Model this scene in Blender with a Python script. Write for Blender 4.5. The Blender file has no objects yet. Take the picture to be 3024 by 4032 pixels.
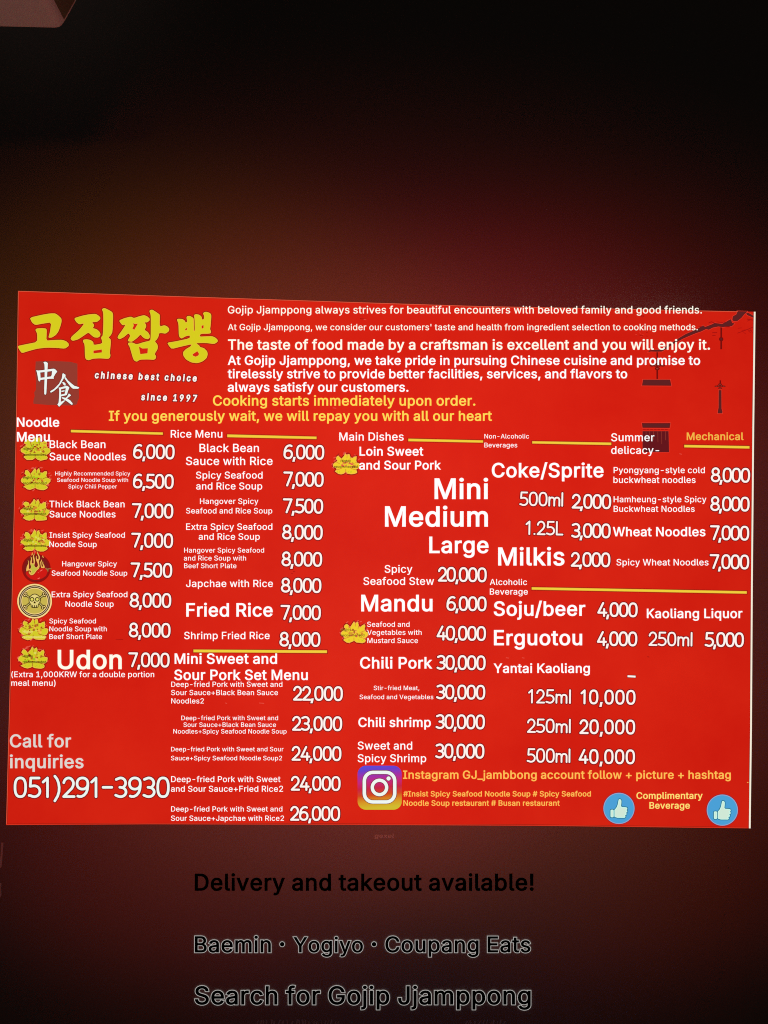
import bpy, bmesh, math, random
from mathutils import Vector, Euler
from mathutils.geometry import delaunay_2d_cdt

random.seed(7)
S = bpy.context.scene
COL = S.collection

# ------------------------------------------------------------------ camera
PW, PH, FOC = 3024.0, 4032.0, 2900.0
CAM_LOC = Vector((-0.0651748, -1.58915691, 0.09342116))
CAM_ROT = Euler((1.58131925, -0.01787878, -0.03347421), 'XYZ')
cam = bpy.data.objects.new('camera', bpy.data.cameras.new('camera'))
cam.data.sensor_fit = 'VERTICAL'
cam.data.sensor_height = 36.0
cam.data.lens = FOC / PH * 36.0
cam.data.clip_start = 0.05
cam.data.clip_end = 60.0
cam.location = CAM_LOC
cam.rotation_euler = CAM_ROT
COL.objects.link(cam)
S.camera = cam

# ------------------------------------------------------------------ world, lamps, exposure
def lin(r, g, b):
    f = lambda c: (c / 255.0) / 12.92 if c <= 10.3 else (((c / 255.0) + 0.055) / 1.055) ** 2.4
    return (f(r), f(g), f(b))

W = bpy.data.worlds.new('World')
S.world = W
W.use_nodes = True
bg = W.node_tree.nodes['Background']
bg.inputs[0].default_value = (1.0, 0.80, 0.66, 1)
bg.inputs[1].default_value = 0.0075

def spot(name, at, target, power, colour, angle, sx=1.0, sy=1.0, radius=0.12):
    l = bpy.data.lights.new(name, 'SPOT')
    l.energy = power
    l.color = colour
    l.spot_size = math.radians(angle)
    l.spot_blend = 1.0
    l.shadow_soft_size = radius
    o = bpy.data.objects.new(name, l)
    o.location = at
    o.rotation_euler = (Vector(target) - Vector(at)).to_track_quat('-Z', 'Y').to_euler()
    o.scale = (sx, sy, 1)
    COL.objects.link(o)
    return o

# unseen spots added behind the camera, standing in for the sign's spill on the wall
spot('sign_spill_fill', (0, -2.4, 0), (0, 0, 0), 1.63, (0.000, 0.650, 1.000), 41, 1.55)
spot('narrow_spill_fill', (0, -2.4, 0), (0, 0, 0), 75.98, (1.000, 0.160, 0.118), 36, 1.6)
spot('wide_spill_fill', (0, -2.4, 0), (0, 0, 0), 1.42, (0.000, 0.000, 1.000), 52, 1.5)
spot('amber_spill_fill', (-0.45, -2.4, 0.42), (-0.45, 0, 0.42), 23.62, (1.000, 0.320, 0.000), 24, 1.5)
spot('upper_spill_fill', (0, -2.4, 0.45), (0, 0, 0.45), 21.04, (1.000, 0.000, 0.067), 22, 1.8)
spot('right_spill_fill', (0.45, -2.4, 0.4), (0.45, 0, 0.4), 21.65, (1.000, 0.034, 0.012), 24, 1.5)
spot('top_spill_fill', (0, -2.4, 0.5), (0, 0, 0.5), 12.30, (1.000, 0.134, 0.076), 30, 2.2)
spot('left_lower_spill_fill', (-0.35, -2.4, -0.5), (-0.35, 0, -0.5), 33.25, (1.000, 0.084, 0.051), 24, 1.5)
spot('mid_lower_spill_fill', (0.1, -2.4, -0.48), (0.1, 0, -0.48), 3.53, (0.735, 1.000, 0.528), 22, 1.8)
spot('right_lower_spill_fill', (0.5, -2.4, -0.5), (0.5, 0, -0.5), 23.58, (1.000, 0.073, 0.000), 24, 1.5)
spot('low_wide_spill_fill', (0, -2.4, -0.55), (0, 0, -0.55), 1.73, (0.000, 0.753, 1.000), 30, 2.2)
spot('bottom_spill_fill', (0, -2.4, -0.7), (0, 0, -0.7), 6.39, (1.000, 0.070, 0.000), 30, 1.9)
spot('foot_spill_fill', (0.1, -2.4, -0.85), (0.1, 0, -0.85), 1.42, (0.000, 0.278, 1.000), 16, 2)
spot('fixture_fill', (-0.30, -1.25, -0.60), (-0.66, -0.55, 0.80), 7.0, (1.0, 0.80, 0.72), 26)  # unseen spot added to brighten the box fixture's underside

S.view_settings.view_transform = 'Standard'
S.view_settings.look = 'None'
S.view_settings.exposure = 0.0
S.view_settings.gamma = 1.0
S.view_settings.use_curve_mapping = False
S.render.film_transparent = False
S.cycles.use_denoising = False
S.cycles.pixel_filter_type = 'BLACKMAN_HARRIS'
S.cycles.filter_width = 1.05
S.cycles.max_bounces = 5

# ------------------------------------------------------------------ from the photo's plan to the wall
RM = CAM_ROT.to_matrix()
def ray(px, py):
    return RM @ Vector(((px - PW / 2) / FOC, (PH / 2 - py) / FOC, -1.0))
def at(px, py, y=0.0):
    """the point of the vertical plane at depth y that carries plan point (px, py)"""
    d = ray(px, py)
    return CAM_LOC + d * ((y - CAM_LOC.y) / d.y)
WALL_Y = 0.034
def tilt(py):                       # the printed rows run slightly downhill on the board
    return math.radians(1.5 - 1.15 * (py - 1147) / 2100)

# ------------------------------------------------------------------ materials
def glow(name, rgb, k=1.0, base=0.04, rough=0.5):
    """printed film on the backlit sign"""
    m = bpy.data.materials.new(name)
    m.use_nodes = True
    b = m.node_tree.nodes['Principled BSDF']
    c = lin(*rgb)
    b.inputs['Base Color'].default_value = (c[0] * base, c[1] * base, c[2] * base, 1)
    b.inputs['Roughness'].default_value = rough
    b.inputs['Specular IOR Level'].default_value = 0.15
    b.inputs['Emission Color'].default_value = (*c, 1)
    b.inputs['Emission Strength'].default_value = k
    return m
def paint(name, rgb, rough=0.6, noise=None, bump=0.0, spec=0.3):
    m = bpy.data.materials.new(name)
    m.use_nodes = True
    nt = m.node_tree
    b = nt.nodes['Principled BSDF']
    b.inputs['Base Color'].default_value = (*rgb, 1)
    b.inputs['Roughness'].default_value = rough
    b.inputs['Specular IOR Level'].default_value = spec
    if noise:
        tc = nt.nodes.new('ShaderNodeTexCoord')
        n1 = nt.nodes.new('ShaderNodeTexNoise')
        n1.inputs['Scale'].default_value = noise[0]
        n1.inputs['Detail'].default_value = 6
        n1.inputs['Roughness'].default_value = 0.75
        nt.links.new(tc.outputs['Object'], n1.inputs['Vector'])
        r = nt.nodes.new('ShaderNodeValToRGB')
        a = noise[1]
        r.color_ramp.elements[0].position = 0.3
        r.color_ramp.elements[1].position = 0.7
        r.color_ramp.elements[0].color = (*[c * (1 - a) for c in rgb], 1)
        r.color_ramp.elements[1].color = (*[c * (1 + a) for c in rgb], 1)
        nt.links.new(n1.outputs['Fac'], r.inputs['Fac'])
        nt.links.new(r.outputs['Color'], b.inputs['Base Color'])
        if bump:
            n2 = nt.nodes.new('ShaderNodeTexNoise')
            n2.inputs['Scale'].default_value = noise[0] * 1.7
            n2.inputs['Detail'].default_value = 4
            nt.links.new(tc.outputs['Object'], n2.inputs['Vector'])
            bp = nt.nodes.new('ShaderNodeBump')
            bp.inputs['Strength'].default_value = bump
            bp.inputs['Distance'].default_value = 0.002
            nt.links.new(n2.outputs['Fac'], bp.inputs['Height'])
            nt.links.new(bp.outputs['Normal'], b.inputs['Normal'])
    return m

M = {
    'white': glow('white print', (255, 255, 255)),
    'cream': glow('cream print', (255, 251, 234)),
    'price': glow('price white', (255, 243, 237)),
    'cool': glow('cool white print', (236, 246, 240)),
    'grey': glow('dim white print', (222, 213, 206)),
    'yellow': glow('yellow print', (251, 217, 86)),
    'amber': glow('amber print', (253, 190, 86)),
    'ochre': glow('ochre print', (240, 184, 74)),
    'pale': glow('pale yellow print', (253, 224, 118)),
    'bar': glow('divider yellow', (238, 207, 60)),
    'baredge': glow('divider edge', (222, 150, 50)),
    'title': glow('brush yellow', (213, 204, 30)),
    'titleedge': glow('brush edge', (240, 180, 60)),
    'halo': glow('dark halo', (132, 18, 20)),
    'darkred': glow('dark red print', (150, 22, 14)),
    'seal': glow('seal brown', (148, 58, 46)),
    'brown': glow('ink brown', (92, 33, 34)),
    'ink': glow('ink dark', (116, 14, 12)),
    'tassel': glow('tassel maroon', (98, 22, 28)),
    'twig': glow('twig red', (166, 18, 14)),
    'petal': glow('petal yellow', (210, 203, 40)),
    'petaledge': glow('petal edge', (244, 186, 74)),
    'food': glow('food orange', (214, 140, 46)),
    'foodlight': glow('food light', (222, 214, 96)),
    'fooddark': glow('food brown', (170, 104, 34)),
    'green': glow('leaf green', (166, 196, 26)),
    'pink': glow('dash pink', (226, 88, 72)),
    'stamp': glow('badge ink', (66, 62, 10)),
    'stampblack': glow('badge black', (16, 12, 6)),
    'stampfaint': glow('badge faint ink', (112, 92, 20)),
    'stamplight': glow('badge pale ink', (236, 222, 120)),
    'ring': glow('chili ring', (146, 16, 14)),
    'disc': glow('chili disc', (122, 27, 26)),
    'flame': glow('flame edge', (238, 182, 88)),
    'flamein': glow('flame fill', (192, 190, 66)),
    'pepper': glow('pepper red', (206, 26, 20)),
    'shine': glow('pepper shine', (250, 112, 100)),
    'stalk': glow('stalk olive', (152, 112, 60)),
    'coin': glow('coin cream', (252, 216, 140)),
    'coinin': glow('coin gold', (200, 180, 78)),
    'coinlight': glow('coin light line', (214, 190, 150)),
    'skull': glow('skull ink', (54, 40, 6)),
    'skullin': glow('skull fill', (226, 208, 124)),
    'blue': glow('thumb blue', (74, 160, 214)),
    'bluerim': glow('thumb rim', (164, 160, 196)),
    'purple': glow('thumb halo', (118, 24, 50)),
    'hand': glow('hand pale', (208, 232, 214)),
    'handedge': glow('hand edge', (196, 252, 238)),
    'teal': glow('hand shade', (40, 112, 142)),
    'edgewhite': glow('lit acrylic edge', (246, 236, 216), 1.0),
    'edgepink': glow('lit film edge', (226, 84, 58), 1.0),
    'edgered': glow('lit bottom edge', (214, 50, 30), 1.0),
    'side': paint('black board side', (0.03, 0.012, 0.01), 0.7),
    'petal2': glow('petal warm yellow', (236, 206, 44)),
    'letter': paint('black letter vinyl', (0.0006, 0.0006, 0.0006), 0.9, spec=0.0),
    'rim': glow('letter rim with added glow', (182, 180, 176), 1.0),  # white outline given an added glow to show on the dark wall
    'halo2': glow('title halo', (136, 30, 8)),
    'shine2': glow('pepper edge', (170, 20, 16)),
    'ring2': glow('flame halo', (92, 24, 10)),
    'edgedim': glow('print edge light', (222, 62, 46)),
}
# red translucent film of the board, faintly uneven
def panel_mat():
    m = bpy.data.materials.new('red backlit film')
    m.use_nodes = True
    nt = m.node_tree
    b = nt.nodes['Principled BSDF']
    tc = nt.nodes.new('ShaderNodeTexCoord')
    n = nt.nodes.new('ShaderNodeTexNoise')
    n.inputs['Scale'].default_value = 3.2
    n.inputs['Detail'].default_value = 5
    n.inputs['Roughness'].default_value = 0.62
    nt.links.new(tc.outputs['Object'], n.inputs['Vector'])
    r = nt.nodes.new('ShaderNodeValToRGB')
    r.color_ramp.elements[0].position = 0.32
    r.color_ramp.elements[1].position = 0.68
    r.color_ramp.elements[0].color = (*lin(*PANEL_A), 1)
    r.color_ramp.elements[1].color = (*lin(*PANEL_B), 1)
    nt.links.new(n.outputs['Fac'], r.inputs['Fac'])
    nt.links.new(r.outputs['Color'], b.inputs['Emission Color'])
    b.inputs['Emission Strength'].default_value = 1.0
    b.inputs['Base Color'].default_value = (0.17, 0.008, 0.006, 1)
    b.inputs['Roughness'].default_value = 0.5
    b.inputs['Specular IOR Level'].default_value = 0.2
    return m
PANEL_A = (198, 26, 13)
PANEL_B = (208, 36, 18)
M['panel'] = panel_mat()
M['wall'] = paint('plaster wall', (0.34, 0.31, 0.30), 0.75, (420, 0.22), 0.25, 0.25)
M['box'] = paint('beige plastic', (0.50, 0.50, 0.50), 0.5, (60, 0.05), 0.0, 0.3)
M['boxend'] = paint('shaded beige plastic', (0.12, 0.12, 0.075), 0.6, (60, 0.06), 0.0, 0.2)  # darker copy of the housing plastic, the side's shade put into its colour
M['pale'] = M['pale']
M['strip'] = paint('pale chipped paint', (0.80, 0.92, 0.90), 0.6, (90, 0.25))
M['faint'] = paint('faint reflected lettering', (0.62, 0.66, 0.66), 0.6, (900, 0.15))

def logo_mat():
    m = bpy.data.materials.new('camera logo colours')
    m.use_nodes = True
    nt = m.node_tree
    b = nt.nodes['Principled BSDF']
    tc = nt.nodes.new('ShaderNodeTexCoord')
    sp = nt.nodes.new('ShaderNodeSeparateXYZ')
    nt.links.new(tc.outputs['Generated'], sp.inputs[0])
    mth = nt.nodes.new('ShaderNodeMath')
    mth.operation = 'MULTIPLY_ADD'
    mth.inputs[1].default_value = -0.10
    nt.links.new(sp.outputs['X'], mth.inputs[0])
    nt.links.new(sp.outputs['Z'], mth.inputs[2])
    r = nt.nodes.new('ShaderNodeValToRGB')
    e = r.color_ramp.elements
    e[0].position = 0.0
    e[0].color = (*lin(206, 186, 44), 1)
    e[1].position = 1.0
    e[1].color = (*lin(62, 78, 222), 1)
    for p, c in ((0.14, (212, 150, 34)), (0.30, (206, 66, 26)), (0.45, (196, 30, 66)),
                 (0.60, (190, 36, 124)), (0.74, (150, 46, 168)), (0.86, (94, 60, 200))):
        x = e.new(p)
        x.color = (*lin(*c), 1)
    nt.links.new(mth.outputs[0], r.inputs['Fac'])
    nt.links.new(r.outputs['Color'], b.inputs['Emission Color'])
    b.inputs['Emission Strength'].default_value = 1.0
    b.inputs['Base Color'].default_value = (0.01, 0.01, 0.01, 1)
    return m
M['logo'] = logo_mat()

# ------------------------------------------------------------------ lettering data
# rounded grotesque capitals, small letters and figures, 1000 units to the em
SANS={'A':(502,['255,432 191,222 320,222','164,142 114,0 12,0 205,532 305,532 501,0 399,0 348,142']),
'B':(478,['334,99 345,112 353,129 355,148 352,171 344,191 335,203 325,212 313,220 299,226 283,230 264,231 158,231 158,80 261,80 294,82 317,89','348,283 353,282 372,275 390,265 407,252 422,237 434,218 444,197 449,174 451,148 449,122 443,97 432,74 416,53 396,35 370,20 339,9 303,2 263,0 60,0 60,532 258,532 293,530 326,523 355,512 379,496 398,478 413,457 423,435 429,411 431,385 430,363 426,345 419,328 404,306 384,289 362,277 348,271','254,308 270,309 283,312 295,317 312,328 324,342 333,361 336,384 334,403 327,420 316,433 302,443 282,449 256,452 158,452 158,308']),
'C':(532,['345,442 326,450 306,454 284,456 258,453 233,447 211,435 190,419 172,398 156,370 148,348 141,323 138,296 136,266 138,236 142,208 148,183 156,161 173,133 191,112 211,96 234,85 258,78 284,76 306,78 326,82 345,90 362,100 378,114 391,130 401,150 412,183 509,183 500,144 491,119 479,96 464,76 448,57 429,40 408,26 386,14 362,5 337,-1 311,-5 284,-7 250,-5 217,2 187,12 158,27 132,45 109,67 89,93 71,122 58,154 48,188 42,226 40,266 42,306 48,343 58,378 71,410 89,439 109,464 132,486 158,505 187,520 217,530 250,536 284,539 311,537 337,533 362,527 386,518 408,506 429,492 448,475 464,456 478,436 490,413 499,388 509,348 412,348 401,382 391,402 378,418 362,432']),
'D':(524,['487,191 478,156 464,125 448,97 429,73 405,52 375,32 344,18 311,8 274,2 236,0 60,0 60,532 242,532 280,530 315,524 347,514 377,500 406,481 429,459 448,436 465,408 478,376 487,343 493,306 495,267 493,227','365,394 347,415 326,431 307,440 288,446 264,450 237,452 158,452 158,80 231,80 259,81 284,86 307,93 324,101 346,117 365,138 380,164 389,187 394,212 398,238 399,267 398,295 394,322 389,346 380,369']),
'E':(441,['158,309 388,309 388,229 158,229 158,80 408,80 408,0 60,0 60,532 405,532 405,452 158,452']),
'F':(432,['158,301 379,301 379,221 158,221 158,0 60,0 60,532 402,532 402,452 158,452']),
'G':(543,['344,442 327,449 313,453 298,455 282,456 256,453 233,447 211,435 190,419 172,398 156,370 148,348 141,323 138,296 136,266 138,236 142,208 148,183 157,160 173,134 191,113 211,97 234,85 259,78 285,76 309,78 331,83 351,92 369,104 384,119 397,138 407,161 413,186 414,199 283,199 283,279 511,279 511,211 509,180 504,150 494,122 482,97 465,73 447,53 425,35 401,20 375,8 346,0 317,-5 285,-7 250,-5 217,2 186,12 157,27 131,45 108,68 88,93 71,122 57,154 48,189 42,226 40,266 42,306 48,343 57,378 71,410 88,439 108,464 131,486 157,505 185,520 215,530 248,536 281,539 309,537 336,533 362,526 387,516 409,504 430,490 449,473 465,454 480,434 492,411 501,388 510,349 412,349 400,379 389,400 376,417 361,431']),
'H':(539,['392,532 490,532 490,0 392,0 392,232 158,232 158,0 60,0 60,532 158,532 158,312 392,312']),
'I':(323,['31,532 302,532 302,452 216,452 216,80 302,80 302,0 31,0 31,80 118,80 118,452 31,452']),
'J':(419,['237,81 251,92 262,108 269,130 272,157 272,532 369,532 369,157 367,121 358,90 344,62 324,38 299,18 269,4 237,-4 202,-7 166,-4 133,4 104,18 79,38 58,62 44,90 36,121 33,157 33,196 131,196 131,157 133,130 140,108 152,92 166,81 182,75 202,73 221,75']),
'K':(489,['60,0 60,532 158,532 154,287 178,322 371,532 495,532 278,299 492,0 379,0 213,233 158,175 158,0']),
'L':(415,['158,80 394,80 394,0 60,0 60,532 158,532']),
'M':(650,['517,413 488,298 371,0 290,0 146,369 142,411 155,0 60,0 60,532 181,532 319,174 331,120 353,202 480,532 601,532 601,0 504,0']),
'N':(546,['147,407 158,0 60,0 60,532 163,532 393,168 419,124 410,122 401,119 399,532 496,532 496,0 393,0']),
'O':(556,['458,67 435,45 409,27 380,12 350,2 317,-5 283,-7 250,-5 217,2 187,12 158,27 132,45 109,67 89,93 72,122 58,154 48,188 42,226 40,266 42,306 48,343 58,378 72,410 89,439 109,464 132,486 158,505 187,520 217,530 249,536 283,539 317,536 350,530 380,520 409,505 435,486 458,464 478,439 495,410 509,378 518,343 524,306 526,266 524,226 518,188 509,154 495,122 478,93','138,235 142,208 148,183 157,161 173,133 191,112 211,96 234,85 258,78 283,76 309,78 333,85 355,96 376,112 394,133 410,161 419,183 425,208 429,235 430,266 429,296 425,324 419,349 410,371 394,399 376,420 355,436 333,447 309,453 283,456 258,453 234,447 211,435 191,419 173,399 157,371 148,348 142,323 138,296 136,266']),
'P':(467,['158,452 158,265 249,265 272,267 289,271 304,277 316,285 326,296 334,308 340,324 343,341 345,359 343,377 340,395 334,410 326,422 316,433 304,441 289,447 271,451 248,452','292,188 252,186 158,186 158,0 60,0 60,532 252,532 292,529 327,521 359,508 385,490 406,469 422,445 433,418 440,390 442,359 440,329 433,300 422,273 406,249 385,227 359,210 327,196']),
'R':(471,['158,278 250,278 273,279 291,283 305,288 322,299 335,316 340,329 344,346 345,364 344,381 340,398 335,413 327,425 317,434 305,442 290,447 272,451 249,452 158,452','252,198 253,198 158,198 158,0 60,0 60,532 253,532 291,529 328,522 359,509 385,493 406,472 422,448 434,422 440,394 442,363 440,333 434,305 422,279 406,256 385,236 359,219 350,216 468,0 358,0']),
'S':(469,['55,413 63,439 77,464 95,486 118,504 146,519 177,530 209,536 244,539 278,536 311,530 341,519 368,504 390,486 408,465 422,442 430,416 435,378 340,378 332,410 322,427 307,441 289,450 267,456 241,459 222,457 205,454 192,449 174,439 160,425 151,407 148,387 152,366 161,351 176,339 194,330 234,316 286,302 334,286 352,278 369,269 385,258 400,246 414,231 426,213 435,194 440,173 441,150 439,122 431,96 418,71 400,48 377,28 347,12 323,3 297,-4 270,-8 240,-9 203,-7 169,0 136,11 108,26 84,45 65,67 51,92 42,119 36,160 136,160 140,131 146,117 154,105 164,95 176,87 189,81 205,76 222,73 240,72 261,73 279,77 296,82 309,89 321,98 331,109 339,121 344,135 345,151 342,170 334,185 321,196 304,206 256,223 195,240 165,250 137,262 112,276 89,294 68,320 56,350 52,384']),
'T':(471,['32,532 450,532 450,452 290,452 290,0 193,0 193,452 32,452']),
'U':(540,['335,-2 306,-7 275,-8 244,-7 215,-2 188,6 161,18 131,37 106,60 86,87 71,117 63,150 60,184 60,532 157,532 157,190 159,167 164,147 173,128 184,112 197,99 213,89 231,81 252,76 275,75 299,76 319,81 337,89 353,99 367,112 378,128 386,147 391,167 393,190 393,532 490,532 490,184 487,150 479,117 464,87 444,60 419,37 390,18 362,6']),
'V':(502,['398,532 501,532 307,0 208,0 12,532 114,532 247,153 258,100']),
'W':(709,['509,110 606,532 706,532 560,0 458,0 352,400 359,413 368,404 261,0 158,0 13,532 113,532 219,108 211,108 309,532 410,532']),
'Y':(494,['253,309 253,308 253,310 387,532 497,532 301,218 301,0 203,0 203,218 8,532 118,532']),
'a':(411,['123,390 145,398 166,403 188,406 211,407 260,402 277,397 294,390 311,381 329,368 343,353 354,335 363,314 368,291 370,263 370,0 277,0 277,52 299,52 282,30 263,15 240,3 219,-4 199,-7 176,-9 151,-7 127,-2 102,7 81,19 63,34 49,52 39,72 32,95 30,119 32,141 36,160 45,177 62,197 84,213 102,222 120,229 138,233 192,243 248,250 263,252 271,255 274,258 275,267 273,288 268,304 259,316 247,324 232,329 212,331 191,329 174,324 159,316 148,306 139,295 126,270 37,296 52,328 66,348 82,365 103,380','158,160 144,153 134,145 127,133 125,116 127,101 133,89 142,80 154,74 169,70 187,68 205,70 221,73 234,79 252,92 264,109 273,128 276,150 276,179 283,183 251,176 195,168']),
'b':(447,['284,85 297,97 307,112 317,132 323,153 327,176 328,201 327,225 323,248 317,269 308,288 297,303 284,315 271,323 255,328 237,330 219,328 203,323 189,316 177,304 166,290 157,272 151,250 147,227 146,201 147,175 151,152 158,129 167,111 177,96 190,84 204,76 219,71 237,70 255,72 270,76','246,407 280,405 312,395 340,380 365,360 386,336 401,309 411,285 418,258 422,230 423,200 422,170 418,142 411,116 401,91 386,64 366,39 341,19 312,4 280,-5 246,-8 222,-7 199,-2 179,6 157,21 140,37 125,59 145,59 145,0 53,0 53,532 147,532 147,342 125,342 140,363 156,379 178,393 198,401 221,406']),
'c':(418,['134,245 130,223 129,199 130,176 134,154 140,133 150,113 161,97 174,85 188,76 204,71 223,70 253,74 275,85 293,105 310,143 399,121 389,93 381,76 371,61 355,42 332,24 317,14 300,6 282,0 263,-5 244,-7 223,-8 187,-5 153,4 123,19 96,40 74,64 58,91 47,116 40,142 36,169 34,199 36,229 40,257 47,283 58,308 74,335 96,360 123,380 153,395 187,404 223,407 244,407 263,404 281,400 309,389 333,376 354,359 370,340 380,325 388,309 397,281 309,259 292,296 275,314 252,326 223,330 204,328 188,323 174,314 161,302 150,286 140,266']),
'd':(447,['268,84 280,96 291,111 300,129 307,152 310,175 312,201 310,227 307,250 300,272 291,290 281,304 268,316 254,323 239,328 221,330 203,328 187,323 173,315 160,303 150,288 140,269 134,248 130,225 129,201 131,176 134,153 140,132 150,112 161,97 174,85 187,76 203,72 221,70 239,71 254,76','178,405 212,407 236,406 260,401 279,393 301,379 318,363 333,342 311,342 311,532 405,532 405,0 313,0 313,59 333,59 318,37 301,21 278,6 259,-2 236,-7 212,-8 177,-5 146,4 117,19 92,39 72,64 56,91 46,116 40,142 36,170 34,200 36,230 40,258 47,285 56,309 72,336 92,360 117,380 146,395']),
'e':(426,['280,307 268,317 254,324 239,329 222,330 204,329 188,324 174,317 161,306 150,293 141,278 134,260 130,241 130,244 308,244 308,236 305,257 298,277 290,294','185,404 221,407 244,406 266,402 288,396 309,387 329,375 347,361 365,341 378,322 389,297 397,270 402,239 404,206 404,169 130,169 130,164 135,141 143,121 153,105 164,92 178,82 193,75 210,71 229,69 247,71 263,75 277,81 288,91 298,103 312,132 401,110 390,80 379,62 365,45 346,28 327,15 305,5 281,-2 256,-7 228,-8 190,-5 154,4 123,19 96,40 74,64 56,93 47,115 40,141 36,169 34,198 36,228 40,256 47,282 57,306 73,334 94,359 121,379 151,395']),
'f':(276,['212,474 195,471 185,465 178,452 175,429 175,402 261,402 261,327 175,327 175,0 81,0 81,327 6,327 6,402 81,402 81,444 82,465 88,484 97,502 110,517 125,530 143,540 164,547 184,552 204,553 243,550 278,540 256,464 227,472']),
'g':(447,['131,180 134,158 141,137 150,120 161,106 173,96 187,88 203,84 221,82 240,84 255,88 269,95 281,105 292,119 301,135 307,157 311,179 312,204 311,229 307,251 301,273 292,290 281,305 269,316 255,323 240,328 221,330 203,328 187,323 173,315 161,304 150,289 141,271 134,250 131,228 129,204','286,-56 300,-42 308,-21 311,6 311,68 333,68 317,47 300,31 278,18 258,10 236,6 211,5 178,7 147,16 119,29 94,48 73,71 56,98 47,120 40,145 36,173 34,203 36,232 40,260 47,286 57,310 72,336 93,361 118,381 147,395 178,405 212,407 237,406 260,401 279,394 302,379 319,363 334,342 313,342 313,402 405,402 405,2 403,-30 395,-58 382,-83 363,-104 341,-121 315,-134 285,-144 255,-149 223,-151 195,-149 169,-145 145,-139 124,-130 104,-120 88,-107 74,-93 62,-79 47,-54 123,-12 152,-48 164,-58 179,-67 191,-71 205,-73 223,-74 248,-72 269,-66']),
'h':(432,['383,311 388,284 390,252 390,0 296,0 296,246 294,273 287,294 276,310 262,321 246,327 226,329 212,328 199,325 187,320 171,308 158,290 152,276 148,258 147,238 147,0 53,0 53,532 147,532 138,361 117,334 135,361 157,382 183,396 212,405 244,408 272,405 298,399 321,389 342,375 359,357 373,336']),
'i':(189,['124,447 100,442 76,447 57,459 45,476 41,495 45,513 57,530 76,543 100,547 124,543 144,530 156,513 159,495 156,476 144,459','147,402 147,0 53,0 53,402']),
'j':(189,['53,402 147,402 147,-19 145,-42 141,-63 134,-82 123,-100 109,-115 91,-127 70,-136 46,-141 21,-143 -10,-143 -10,-64 17,-64 33,-61 43,-54 50,-40 53,-17','100,547 124,543 143,530 155,513 159,495 155,476 143,459 124,447 100,442 76,447 57,459 45,476 41,495 45,513 57,530 76,543']),
'k':(403,['236,227 416,0 301,0 168,168 147,148 147,0 53,0 53,532 147,532 147,235 129,235 292,402 408,402']),
'l':(211,['55,69 53,95 53,532 147,532 147,111 148,89 152,79 155,76 164,75 175,75 200,80 216,6 180,-1 156,-2 124,0 98,10 77,25 63,45']),
'm':(632,['477,317 464,324 450,329 435,330 416,328 401,322 388,312 377,298 371,280 368,258 368,0 274,0 274,271 272,289 266,304 256,316 245,324 231,329 216,330 199,328 184,322 170,312 158,297 152,284 148,268 147,249 147,0 53,0 53,402 145,402 134,357 115,330 123,347 135,363 155,383 180,397 207,406 236,409 267,406 294,396 317,379 334,358 346,334 337,356 328,344 340,360 356,376 372,388 391,397 410,404 431,408 453,409 478,407 501,402 523,393 543,380 559,363 573,344 582,321 588,295 590,267 590,0 496,0 496,265 493,288 487,306']),
'n':(432,['382,311 388,284 390,252 390,0 296,0 296,246 294,273 287,294 276,310 262,321 246,327 226,329 212,328 199,325 187,320 171,308 158,290 152,276 148,258 147,238 147,0 53,0 53,402 145,402 136,357 117,334 135,361 157,382 183,396 212,405 244,408 272,405 298,399 321,389 342,375 359,357 373,336']),
'o':(437,['260,76 275,85 288,97 299,113 308,133 314,154 318,176 319,199 318,223 314,245 308,266 299,286 288,301 275,314 260,323 244,328 224,330 204,328 188,323 174,314 161,302 150,286 140,266 134,245 130,223 129,199 130,176 134,154 140,133 150,113 161,97 174,85 188,76 204,71 224,70 244,71','187,404 224,408 261,404 295,395 326,380 352,360 374,335 391,308 401,283 408,257 413,229 414,199 413,169 408,142 401,116 391,91 374,64 352,40 326,19 295,4 261,-5 224,-8 187,-5 153,4 123,19 96,40 74,64 58,91 47,116 40,142 36,169 34,199 36,229 40,257 47,283 58,308 74,335 96,360 123,380 153,395']),
'p':(447,['284,85 297,97 307,112 317,132 323,153 327,176 328,201 327,225 323,248 317,269 308,288 297,303 284,315 271,323 255,328 237,330 219,328 203,323 189,316 177,304 166,290 157,272 151,250 147,227 146,201 147,175 151,152 158,129 167,111 177,96 190,84 204,76 219,71 237,70 255,72 270,76','422,230 423,200 422,170 418,142 411,116 401,91 386,64 366,39 341,19 312,4 280,-5 246,-8 222,-7 199,-2 180,6 157,21 140,37 125,59 147,59 147,-143 53,-143 53,402 145,402 145,342 125,342 140,363 156,379 178,393 198,401 221,406 246,407 280,405 312,395 340,380 365,360 386,336 401,309 411,285 418,258']),
'q':(447,['268,84 280,96 291,111 300,129 307,152 310,175 312,201 310,227 307,250 300,272 291,290 281,304 268,316 254,323 239,328 221,330 203,328 187,323 173,315 160,303 150,288 140,269 134,248 130,225 129,201 131,176 134,153 140,132 150,112 161,97 174,85 187,76 203,72 221,70 239,71 254,76','34,200 36,230 40,258 47,285 56,309 72,336 92,360 117,380 146,395 178,405 212,407 236,406 260,401 279,393 301,379 318,363 333,342 313,342 313,402 405,402 405,-143 311,-143 311,59 333,59 317,37 301,21 278,6 259,-2 236,-7 212,-8 177,-5 146,4 117,19 92,39 72,64 56,91 46,116 40,142 36,170']),
'r':(281,['158,291 150,272 147,248 147,0 53,0 53,402 145,402 140,367 128,357 140,372 158,387 180,399 204,406 229,408 276,406 276,320 245,324 224,326 203,323 185,317 170,306']),
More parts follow.
